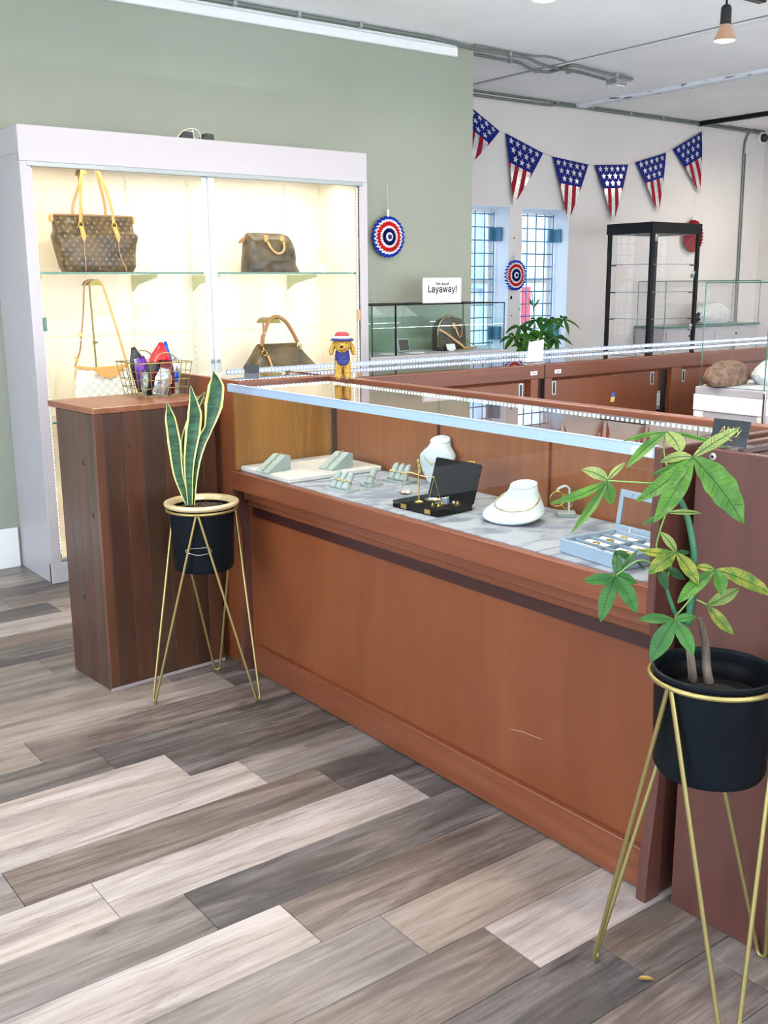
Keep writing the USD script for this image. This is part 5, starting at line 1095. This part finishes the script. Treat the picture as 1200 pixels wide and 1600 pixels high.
# --- money tree
mt = thing('money_tree', 'tall leggy money tree in a plain black pot on a brass stand', 'potted plant', (0, 0, 0))
obj('pot', at_c(lathe([(0, .486), (.085, .486), (.098, .490), (.104, .502), (.110, .66), (.1115, .684), (.1145, .687), (.1145, .693), (.1105, .695), (.1085, .692), (.1065, .685), (.1035, .62), (0, .61)], 56), C2), 'pot_black', mt, 35)
obj('inner_pot', at_c(lathe([(.1025, .668), (.1015, .672), (.0985, .672), (.097, .662), (.094, .655), (.092, .64), (0, .635)], 56), C2), 'nursery_pot', mt, 35)
obj('soil', at_c(lathe([(0, .640), (.05, .639), (.091, .637)], 40), C2), 'dark_soil', mt, True)
c4 = lambda x, y: (860+x/3.53, 640+y/3.53)
P0m = np.array([C2[0], C2[1], .9])
PX = 1.90/F_PX/3.53      # metres for one step of the close-up's grid at the tree's distance
def A4(x, y, off=0.0): return atv(*c4(x, y), P0m, off)
def stem(pts, r, mat, name='stem'): return obj(name, tube(smoothpath([A4(*q) for q in pts], 6), np.linspace(r[0], r[1], (len(pts)-1)*6+1), 8), mat, mt, True)
stem([(788, 1500, -.004), (775, 1380, -.004), (762, 1280, 0), (752, 1180, .004)], (.0085, .0055), 'bark', 'trunk')
stem([(876, 1510, .0), (864, 1440, .0), (856, 1320, .01), (840, 1210, .01), (820, 1150, .012)], (.0095, .0055), 'bark', 'trunk')
stem([(760, 1185, .004), (772, 1080, .004), (785, 960, 0), (792, 800, 0), (772, 660, .004), (745, 560, .008), (708, 478, .01)], (.0068, .0052), 'green_stem')
stem([(762, 1180, .01), (790, 1100, .012), (806, 1010, .012)], (.005, .0036), 'bark')
stem([(758, 1190, .015), (700, 1140, .02), (668, 1070, .02), (640, 980, .02), (622, 900, .02)], (.0045, .003), 'green_stem')
stem([(708, 478, .01), (690, 430, 0), (705, 380, -.01)], (.005, .0035), 'bark')
def petiole(pts): stem(pts, (.0018, .0014), 'petiole_green', 'petiole')
petiole([(700, 385, -.01), (740, 320, -.02), (785, 262, -.02)]); petiole([(672, 408, 0), (520, 404, .01), (315, 392, .02)]); petiole([(690, 400, .0), (640, 300, .04), (625, 200, .05), (640, 122, .05)])
petiole([(585, 745, .02), (610, 650, .015), (640, 568, .01)]); petiole([(632, 900, .01), (500, 830, .0), (360, 915, 0)]); petiole([(700, 1130, .0), (760, 1060, -.01), (905, 890, -.03)]); petiole([(806, 1050, .0), (835, 1062, -.01), (865, 1078, -.02)])
petiole([(700, 1125, .01), (692, 1140, 0), (685, 1160, -.03)]); petiole([(640, 960, .015), (665, 860, .0), (695, 790, -.02)]); petiole([(640, 880, .015), (590, 800, .015), (585, 745, .02)])
CAMN = -FWD*.75+np.array([0, 0, .55])
def lf_(hub, tip, w, mat, dz=0.0, bend=0.0, droop=0.0, rip=.02, fold=.16, nrm=None, peak=.48, twist=0.0):
    b = A4(*hub); t = A4(tip[0], tip[1], (hub[2] if len(hub) > 2 else 0)+dz); d_ = t-b; L = np.linalg.norm(d_)
    sidev = np.cross(d_/L, CAMN)
    q, r_ = leaf(b, t, w*PX, CAMN if nrm is None else nrm, sidev*bend*L+np.array([0, 0, droop*L]), fold, rip, 16, peak, twist)
    o_ = obj('leaf', q, mat, mt, True); obj('veins', r_, 'leaf_vein', o_, kind='stuff')
h = (640, 122, .05)
lf_(h, (400, 175), 34, 'leaf_bright', .02, droop=.05); lf_(h, (415, 325), 58, 'leaf_bright', -.03, bend=.06); lf_(h, (522, 200), 34, 'leaf_pale', .05); lf_(h, (715, 238), 100, 'leaf_pale', -.05, bend=-.16); lf_(h, (990, 215), 34, 'leaf_bright', .05, droop=.04)
h = (785, 262, -.02)
lf_(h, (1050, 97), 66, 'leaf_pale', .03, bend=-.03, rip=.05); lf_(h, (1066, 632), 190, 'leaf_bright', -.03, bend=-.10, rip=.035, peak=.46); lf_(h, (568, 626), 108, 'leaf_bright', -.05, bend=-.05, rip=.045); lf_(h, (465, 508), 92, 'leaf_bright', -.02, bend=-.10, rip=.03)
lf_(h, (605, 292), 66, 'leaf_pale', .03, droop=.10, bend=.08); lf_(h, (552, 360), 44, 'leaf_bright', .035, bend=-.08)
h = (315, 392, .02)
lf_(h, (168, 332), 78, 'leaf_pale', .02, bend=.18, peak=.44); lf_(h, (416, 290), 36, 'leaf_pale', .04, bend=-.06); lf_(h, (-10, 520), 56, 'leaf_bright', -.04, bend=-.09); lf_(h, (113, 680), 50, 'leaf_bright', -.05, bend=-.06); lf_(h, (342, 528), 74, 'leaf_bright', -.02, bend=.10, peak=.46)
lf_((640, 568, .01), (838, 572), 36, 'leaf_pale', -.02, droop=.04); lf_((640, 568, .01), (500, 640), 30, 'leaf_green', .02); lf_((640, 568, .01), (555, 600), 26, 'leaf_bright', .02)
h = (695, 790, -.02)
lf_(h, (603, 673), 56, 'leaf_pale', .02, bend=.1); lf_(h, (488, 775), 58, 'leaf_yellow', .0, bend=-.10); lf_(h, (538, 910), 82, 'leaf_yellow', -.04, bend=.05); lf_(h, (816, 965), 84, 'leaf_yellow', -.03, bend=-.06); lf_(h, (772, 785), 34, 'leaf_dark', .03); lf_((640, 870, .0), (746, 938), 56, 'leaf_dark', .0, bend=.04)
lf_((608, 868, .01), (646, 998), 60, 'leaf_dark', -.01, bend=.08); lf_((585, 745, .02), (600, 880), 50, 'leaf_dark', .01, bend=.08)
h = (360, 915, 0)
lf_(h, (178, 942), 72, 'leaf_green', -.02, bend=-.10); lf_(h, (276, 1174), 84, 'leaf_green', -.04, bend=.05); lf_(h, (476, 1124), 92, 'leaf_green', -.04, bend=-.05); lf_(h, (358, 775), 60, 'leaf_dark', .04, bend=.10); lf_((352, 790, .03), (458, 832), 56, 'leaf_dark', .02, bend=-.12); lf_(h, (476, 960), 66, 'leaf_green', .01, bend=-.10); lf_(h, (488, 768), 30, 'leaf_dark', .05); lf_((470, 830, .03), (520, 885), 26, 'leaf_dark', .02)
h = (908, 885, -.03)
lf_(h, (800, 866), 48, 'leaf_yellow', .01, droop=.06); lf_(h, (1230, 1030), 104, 'leaf_yellow', .0, bend=-.12, rip=.03); lf_(h, (699, 1070), 78, 'leaf_bright', -.03, bend=.06, rip=.03); lf_(h, (940, 1024), 78, 'leaf_bright', -.02, bend=-.12, fold=.5)
h = (865, 1078, -.02)
lf_(h, (1044, 984), 74, 'leaf_pale', .01, bend=.06); lf_(h, (1013, 1242), 74, 'leaf_yellow', -.02, bend=.07)
h = (685, 1160, -.03)
lf_(h, (478, 1160), 60, 'leaf_back', -.01, droop=.06); lf_(h, (806, 1144), 52, 'leaf_back', .0, droop=.06); lf_(h, (553, 1394), 104, 'leaf_back', -.03, bend=.04); lf_(h, (790, 1358), 86, 'leaf_back', -.04, bend=-.04)
dl = at(1009, 1530, z=.004); t = thing('fallen_leaf', 'small dry yellow leaf lying on the floor before the right plant stand', 'leaf', (0, 0, 0))
q, r_ = leaf(dl+np.array([-.012, .012, 0]), dl+np.array([.012, -.012, .001]), .013, (0, 0, 1), (0, 0, .003), .3, .03, 8); obj('blade', q, 'dry_leaf', t, True); obj('midrib', r_, 'leaf_vein', t)
# --- leafy plant by the far windows
bpx, bpy = 5.66, 5.62
wp = thing('leafy_plant', 'dark green leafy plant with long arching leaves in front of the right window', 'potted plant', (0, 0, 0))
obj('pot', mv(lathe([(0, .46), (.11, .46), (.14, .74), (.145, .75), (.135, .75), (.13, .73), (0, .73)], 36), (bpx, bpy, 0)), 'white_lacquer', wp, 35); obj('soil', mv(lathe([(0, .735), (.13, .732)], 24), (bpx, bpy, 0)), 'dark_soil', wp)
st_ = thing('plant_table', 'white side table under the leafy window plant, hidden behind the back counter', 'table', (bpx, bpy, 0)); obj('top', box(-.2, .2, -.2, .2, .43, .46, .004), 'white_lacquer', st_)
for sx in (-1, 1):
    for sy in (-1, 1): obj('leg', box(sx*.17-.015, sx*.17+.015, sy*.17-.015, sy*.17+.015, 0, .43, .002), 'white_lacquer', st_)
r2 = random.Random(5); B0 = np.array([bpx, bpy, .9])
for k, (u, v) in enumerate(((838, 520), (820, 508), (852, 512), (806, 530))):
    top = atv(u, v, B0, .03*k-.04); obj('stem', tube(smoothpath([(bpx+.02*(k-1.5), bpy, .73), ((bpx+top[0])/2, bpy, (top[2]+.73)/2), top], 6), np.linspace(.012, .006, 13), 7), 'leaf_dark', wp, True)
hubs = [(812, 512, 0), (838, 500, .03), (858, 502, -.02), (880, 500, .02), (828, 522, -.06), (803, 528, -.02), (850, 522, -.06), (868, 528, -.02), (818, 540, -.08), (840, 540, -.1)]
for k, (u, v, off) in enumerate(hubs):
    hb = atv(u, v, B0, off); st0 = np.array([bpx+.01*(k % 3-1), bpy, .80]); obj('petiole', tube(smoothpath([st0+(hb-st0)*.3, st0+(hb-st0)*.7+[0, 0, .015], hb], 5), .0032, 5), 'green_stem', wp, True)
    for q_ in range(6):
        a_ = q_*2*PI/6+r2.uniform(-.3, .3)+k; l_ = r2.uniform(.10, .155)*(1.0 if math.sin(a_) < .3 else .8)
        d_ = RIGHT*math.cos(a_)*l_+np.array([0, 0, 1])*(math.sin(a_)*l_*.55-l_*.42)+(-NH)*r2.uniform(-.02, .07)
        m_ = ('leaf_green', 'leaf_back', 'leaf_back', 'leaf_bright')[r2.randrange(4)]
        q, r_ = leaf(hb, hb+d_, r2.uniform(.034, .046), CAMN+np.array([r2.uniform(-.3, .3), 0, .4]), (0, 0, r2.uniform(.015, .045)), .2, .02, 11); o_ = obj('leaf', q, m_, wp, True); obj('midrib', r_, 'leaf_vein', o_)
sl = [atv(u, v, B0, .2) for u, v in ((836, 520), (834, 490), (832, 465), (830, 455))]; obj('shoot', tube(smoothpath(sl, 5), .003, 5), 'leaf_green', wp, True)
for a_, b_ in (((833, 482), (844, 466)), ((832, 474), (826, 466)), ((833, 478), (826, 470))):
    q, r_ = leaf(atv(*a_, B0, .2), atv(*b_, B0, .2), .016, CAMN, n=8); o_ = obj('leaf', q, 'leaf_green', wp, True)
# ================================================================ flag bunting on the far wall
FLY = 6.335
flags = [((718, 152), (781, 204.6), (734, 256), 'far left, half hidden by the sage wall'), ((790, 207.5), (849, 238.8), (799, 322.5), 'hanging above the gap between the two windows'), ((863, 244), (919.6, 256.7), (884.6, 348), 'hanging above the right window'),
         ((928.8, 257.5), (981.7, 256.7), (955, 349.6), 'touching the left corner of the black glass tower'), ((992.5, 253), (1040.8, 238), (1026, 335), 'hanging above the black glass tower'), ((1050.8, 232.5), (1096.7, 205), (1090.8, 303.8), 'at the right end, above the red rosette')]
def star_poly(c, r): return Polygon([(c[0]+r*(1 if i % 2 == 0 else .42)*math.sin(i*PI/5), c[1]+r*(1 if i % 2 == 0 else .42)*math.cos(i*PI/5)) for i in range(10)])
tri = Polygon([(0, 1), (1, 1), (.5, 0)])
for tl, tr, tip, where in flags:
    L_, R_, T_ = (at(*q, y=FLY) for q in (tl, tr, tip)); T_ = T_+np.array([0, -.022, 0])
    t = thing('pennant_flag', 'foil stars-and-stripes pennant '+where, 'flag', (0, 0, 0), group=None)
    def M_(x, y): return L_*(1-x)*1.0+R_*x+((T_-(L_+R_)/2)*(1-y))
    def sheet_(geom, lift):
        V, F, n = [], [], 0
        for p in getattr(geom, 'geoms', [geom]):
            if p.is_empty or p.area < 1e-7: continue
            v, f = trimesh.creation.triangulate_polygon(p, engine='earcut'); V.append(np.array([M_(a, b)+np.array([0, -.03*math.sin(PI*(1-b))*.35-lift, 0]) for a, b in v])); F.append(np.asarray(f)+n); n += len(v)
        return trimesh.Trimesh(np.vstack(V), np.vstack(F), process=False)
    def cut(y0, y1, x0=-1, x1=2, step=8): # bands, cut so that the sheet can curl
        return shapely.MultiPolygon([g for k in range(step) for g in [tri.intersection(sg.box(x0, y0+(y1-y0)*k/step, x1, y0+(y1-y0)*(k+1)/step))] if g.geom_type == 'Polygon' and g.area > 1e-7])
    yb = .60
    obj('blue_field', sheet_(cut(yb, 1), 0), 'foil_blue', t)
    w7 = 1/8.2*.84; x0 = .5-3.5*w7
    for i in range(7):
        g = cut(-.01, yb, x0+i*w7, x0+(i+1)*w7)
        if len(g.geoms): obj('red_stripe' if i % 2 == 0 else 'silver_stripe', sheet_(g, 0), 'foil_red' if i % 2 == 0 else 'foil_silver', t)
    stars = [star_poly((.16+.17*i, .925), .07) for i in range(5)]+[star_poly((.245+.17*i, .805), .07) for i in range(4)]+[star_poly((.33+.17*i, .685), .07) for i in range(3)]
    obj('stars', sheet_(shapely.MultiPolygon([shapely.affinity.scale(s_, 1, .86) for s_ in stars]), .0015), 'foil_silver', t, kind='stuff')
st = thing('bunting_string', 'thin white string carrying the six pennants along the far wall', 'string')
pts = [at(*q, y=FLY-.001) for f_ in flags for q in f_[:2]]; pts = [pts[0]+np.array([-.16, 0, .05])]+pts+[at(1099, 203, y=FLY-.001)]
obj('cord', tube(pts, .0028, 5), 'string_white', st, True)
# ================================================================ pleated foil rosettes
def rosette(label, c, R_, rings_, string=None, n=26, centre='foil_dark_blue'):
    t = thing('paper_rosette', label, 'rosette', c)
    def band(r0, r1, lift=0.0):
        V, F = [], []
        for k in range(2*n):
            a_ = PI*k/n; s = 1 if k % 2 else -1
            for r in (r0, r1): V.append(((r*(1+.028*s*(r/R_)))*math.cos(a_), -.012-lift+s*.013*(r/R_)-.012*(1-r/R_), (r*(1+.028*s*(r/R_)))*math.sin(a_)))
        m_ = 2*n
        for k in range(m_):
            a_, b_ = 2*k, 2*((k+1) % m_); F += [(a_, b_, b_+1), (a_, b_+1, a_+1)]
        return trimesh.Trimesh(np.array(V)*[1, 1, 1], np.array(F), process=False)
    for r0, r1, mat, nm in rings_: obj(nm, band(R_*r0, R_*r1), mat, t)
    obj('centre_button', lathe([(0, .010), (R_*.10, .006), (R_*.12, 0), (0, 0)], 20).apply_transform(trimesh.transformations.rotation_matrix(PI/2, (1, 0, 0))).apply_translation((0, -.024, 0)), centre, t, 30)
    if string: obj('hanging_string', rod((0, -.006, R_), (0, -.002, R_+string), .0018, 5), 'string_white', t); obj('paper_tab', box(-.008, .008, -.008, -.004, R_-.005, R_+.04), 'paper_white', t)
    return t
RWB = [(.10, .22, 'foil_rosette_white', 'white_ring'), (.22, .42, 'foil_dark_blue', 'dark_blue_ring'), (.42, .54, 'foil_rosette_white', 'white_ring'), (.54, .74, 'foil_rosette_red', 'red_ring'), (.74, .86, 'foil_rosette_white', 'white_ring'), (.86, 1.0, 'foil_rosette_blue', 'blue_ring')]
p = at(608, 370, y=5.16); rosette('red, white and blue foil rosette hanging on the sage wall', (p[0], 5.176, p[2]), .122, RWB, .19)
p = at(806, 430, y=6.31); rosette('smaller red, white and blue rosette on the wall between the two windows', (p[0], 6.322, p[2]), .122, RWB, .05)
p = at(1083, 369, y=6.31); rosette('shiny all-red foil rosette behind the corner of the black glass tower', (p[0], 6.32, p[2]), .15, [(.05, .5, 'foil_bright_red', 'inner_ring'), (.5, 1.0, 'foil_bright_red', 'outer_ring')], .24, 30, 'foil_bright_red')
for k, (u, v) in enumerate(((804, 372), (799, 465), (812, 483), (799, 493))):
    p = at(u, v, y=6.345); t = thing('wall_hook', 'small dark mark on the wall between the windows, '+('above the rosette', 'just below the rosette', 'second below the rosette', 'lowest, by the leafy plant')[k], 'hook', p); obj('plate', box(-.008, .008, -.002, .004, -.012 if k == 1 else -.003, .012 if k == 1 else .003, .001), 'black_metal', t); obj('pin', rod((0, -.002, 0), (0, -.008, -.003), .0016, 5), 'black_metal', t)
# ================================================================ beaded dog on the counter
pd = at(532, 595, z=TZ+.0065)
dog = thing('dog_figurine', 'golden beaded dog figurine in a patriotic hat and blue vest on the glass counter', 'figurine', (2.125, 3.05, TZ+.0065), math.radians(-30))
def hull_chain(js): # smooth body from joints (centre, radius)
    import manifold3d as mf
    m_ = None
    for (a, ra), (b, rb_) in js:
        pts = np.vstack([ball(a, ra, 2).vertices, ball(b, rb_, 2).vertices]); h_ = trimesh.convex.convex_hull(pts); mm_ = mf.Manifold(mf.Mesh(np.asarray(h_.vertices, np.float32), np.asarray(h_.faces, np.uint32)))
        m_ = mm_ if m_ is None else m_+mm_
    m_ = m_.refine_to_length(.004); q = m_.to_mesh(); t_ = trimesh.Trimesh(q.vert_properties[:, :3], q.tri_verts); trimesh.smoothing.filter_taubin(t_, iterations=8); return t_
def beads(q, amp=.0016, f=420):
    v = np.asarray(q.vertices); n_ = q.vertex_normals; q.vertices = v+n_*((meshkit.noise(v*f, 3)-.5)*2*amp)[:, None]; return q
body = hull_chain([(((0, 0, .062), .024), ((0, .002, .098), .022)), (((-.015, -.006, .060), .0135), ((-.017, -.010, .010), .0115)), (((.015, -.006, .060), .0135), ((.017, -.010, .010), .0115)), (((-.017, -.010, .010), .0115), ((-.017, -.016, .0095), .0105)), (((.017, -.010, .010), .0115), ((.017, -.016, .0095), .0105)),
    (((-.012, .026, .030), .015), ((-.014, .030, .012), .0125)), (((.012, .026, .030), .015), ((.014, .030, .012), .0125)), (((0, .006, .062), .022), ((0, .026, .034), .020)), (((0, 0, .098), .018), ((0, -.004, .120), .026)), (((0, -.006, .122), .029), ((-.004, -.026, .114), .019)), (((0, .032, .03), .008), ((0, .048, .045), .004))])
obj('body', beads(body), 'bead_gold', dog, True)
vest = loft([sq(a, b, 2.2, 36, 0, cy, z) for z, a, b, cy in ((.050, .014, .012, -.012), (.056, .026, .024, -.003), (.066, .0275, .0265, .001), (.085, .0265, .0265, .002), (.099, .0245, .0245, .001), (.103, .021, .021, 0))]); obj('vest', beads(vest.subdivide(), .0012), 'bead_blue', dog, True)
for s in (-1, 1):
    e_ = hull_chain([(((s*.027, .0, .130), .007), ((s*.037, .0, .108), .009)), (((s*.037, .0, .108), .009), ((s*.040, -.002, .092), .0075))]); obj('ear', beads(e_), 'bead_gold', dog, True)
    obj('eye', ball((s*.0135-.002, -.030, .127), .0032, 2), 'bead_black', dog, True)
obj('nose', ball((-.006, -.045, .1165), .0055, 2, (1.15, .9, .9)), 'bead_black', dog, True)
obj('mouth', tube([(-.012, -.0435, .106), (-.005, -.0455, .1035), (.002, -.0435, .106)], .0009, 5), 'bead_black', dog)
hat = obj('hat_brim', beads(lathe([(0, .140), (.030, .1385), (.0405, .136), (.042, .1395), (.034, .1455), (0, .1475)], 40), .001), 'bead_blue', dog, True)
obj('hat_band', beads(lathe([(.032, .145), (.0325, .150), (.027, .153), (0, .153)], 36), .0008), 'bead_white', hat, True); obj('hat_crown', beads(lathe([(.0275, .152), (.026, .158), (.018, .1655), (0, .168)], 36), .0016), 'bead_red', hat, True)
# ================================================================ wire basket of snack bags on the pedestal
BX, BY = 1.636, 3.568; BZ = PED
bk = thing('wire_basket', 'gold wire basket with two arched handles on the wooden pedestal', 'basket', (BX, BY, BZ))
hb_, ht_, H_ = .084, .103, .125
def ring_at(z): f = z/H_; q = hb_+(ht_-hb_)*f; return [(-q, -q, z), (q, -q, z), (q, q, z), (-q, q, z)]
for k, z in enumerate((.003, .033, .063, .093)): P = ring_at(z); obj('wire', tube(np.array(P+[P[0]]), .0014, 5), 'gold_metal', bk)
P = ring_at(H_); obj('rim', tube(np.array(P+[P[0]]), .0026, 6), 'gold_metal', bk)
for sd in range(4):
    a0, b0_ = np.array(ring_at(.003)[sd]), np.array(ring_at(.003)[(sd+1) % 4]); a1, b1 = np.array(ring_at(H_)[sd]), np.array(ring_at(H_)[(sd+1) % 4])
    for k in range(5): f = k/5; obj('wire', rod(a0+(b0_-a0)*f, a1+(b1-a1)*f, .0014, 5), 'gold_metal', bk)
for k in range(1, 5): q = -hb_+2*hb_*k/5; obj('wire', rod((q, -hb_, .002), (q, hb_, .002), .0013, 5), 'gold_metal', bk)
for s in (-1, 1): obj('handle', tube([(.042*math.cos(a_), s*(ht_-.002), H_+.036*math.sin(a_)) for a_ in np.linspace(0, PI, 18)], .0026, 6), 'gold_metal', bk, True)
def pouch(label, loc, w, h, d, mat, tilt_x=0, tilt_y=0, rz=0, accent=None, seed=0, point=.35):
    w *= 1.14
    t = thing('snack_bag', label, 'snack bag', (BX+loc[0], BY+loc[1], BZ+loc[2]), rz)
    n, m_ = 16, 10; V = {}
    def pt(i, j, s):
        x, z = (i/(m_)-.5)*w, j/n*h; e_ = (math.sin(PI*min(1, max(0, (j-1)/(n-2))))**.55)*(math.sin(PI*i/m_)**.6); cr = (meshkit.fbm(np.array([[x*40, z*40, s*3+seed]]), 3, seed)[0]-.5)
        pinch = 1-point*max(0, (j/n-.62)/.38)**1.1
        return (x*pinch+cr*.006, s*(d/2*e_+cr*d*.35*e_)+(.0012*((i % 2)*2-1) if j in (0, 1, n-1, n) else 0), z)
    Vv = [pt(i, j, s) for s in (-1, 1) for j in range(n+1) for i in range(m_+1)]; F = []; o_ = (n+1)*(m_+1)
    for s in (0, 1):
        for j in range(n):
            for i in range(m_):
                q = s*o_+j*(m_+1)+i; f = [(q, q+1, q+m_+2), (q, q+m_+2, q+m_+1)]; F += f if s == 0 else [x[::-1] for x in f]
    Vv = np.array(Vv); M4 = trimesh.transformations.concatenate_matrices(trimesh.transformations.rotation_matrix(tilt_y, (0, 1, 0)), trimesh.transformations.rotation_matrix(tilt_x, (1, 0, 0)))
    q = trimesh.Trimesh(Vv, np.array(F), process=False); q.apply_transform(M4); obj('wrapper', q, mat, t, 50)
    if accent:
        Vp = np.array([(x*.8, y-.0012, z) for x, y, z in Vv[:o_]]); sel = [f for f in F[:2*n*m_] if all(.30*h < Vv[v][2] < accent[1]*h and abs(Vv[v][0]) < w*.42 for v in f)]
        if sel: a_ = trimesh.Trimesh(Vp, np.array(sel), process=True); a_.apply_transform(M4); obj('printed_panel', a_, accent[0], t, 50)
    return t
pouch('tall red snack bag in the middle of the wire basket', (.012, -.01, .03), .085, .165, .03, 'wrap_red', .05, .06, .2, ('wrap_maroon', .66), 1, .86)
pouch('purple snack bag leaning at the left of the wire basket', (-.05, -.02, .035), .06, .115, .024, 'wrap_purple', .1, -.2, .35, ('paper_white', .42), 2, .6)
pouch('black and silver striped snack bag leaning in the wire basket beside the purple one', (-.028, .02, .02), .06, .165, .022, 'wrap_black', .0, -.28, .1, ('wrap_silver', .8), 3, .8)
pouch('bright blue snack bag standing at the right of the wire basket', (.05, .025, .02), .05, .175, .026, 'wrap_blue', -.05, .1, .1, ('paper_white', .45), 4, .86)
pouch('maroon snack bag at the front of the wire basket', (.025, -.052, .006), .05, .125, .022, 'wrap_maroon', .08, -.02, .0, ('vachetta', .6), 5)
pouch('white and silver snack bag at the right front of the wire basket', (.058, -.03, .006), .045, .14, .024, 'wrap_silver', .0, .12, .2, ('wrap_blue', .6), 6)
pouch('mint and black patterned snack bag low at the left of the wire basket', (-.058, -.03, .006), .075, .095, .03, 'wrap_mint', .1, -.25, 1.1, ('wrap_black', .55), 7)
pouch('silver snack bag at the front centre of the wire basket', (-.012, -.06, .006), .05, .10, .022, 'wrap_silver', .12, .22, -.1, None, 8)
pouch('navy snack bag at the right back of the wire basket', (.06, .05, .01), .05, .12, .022, 'wrap_navy', .0, .08, .3, ('paper_white', .6), 9)
pouch('dark brown snack bag behind the silver one in the wire basket', (-.02, -.036, .006), .055, .12, .022, 'wrap_black', .05, -.05, 0, ('wrap_maroon', .8), 10)
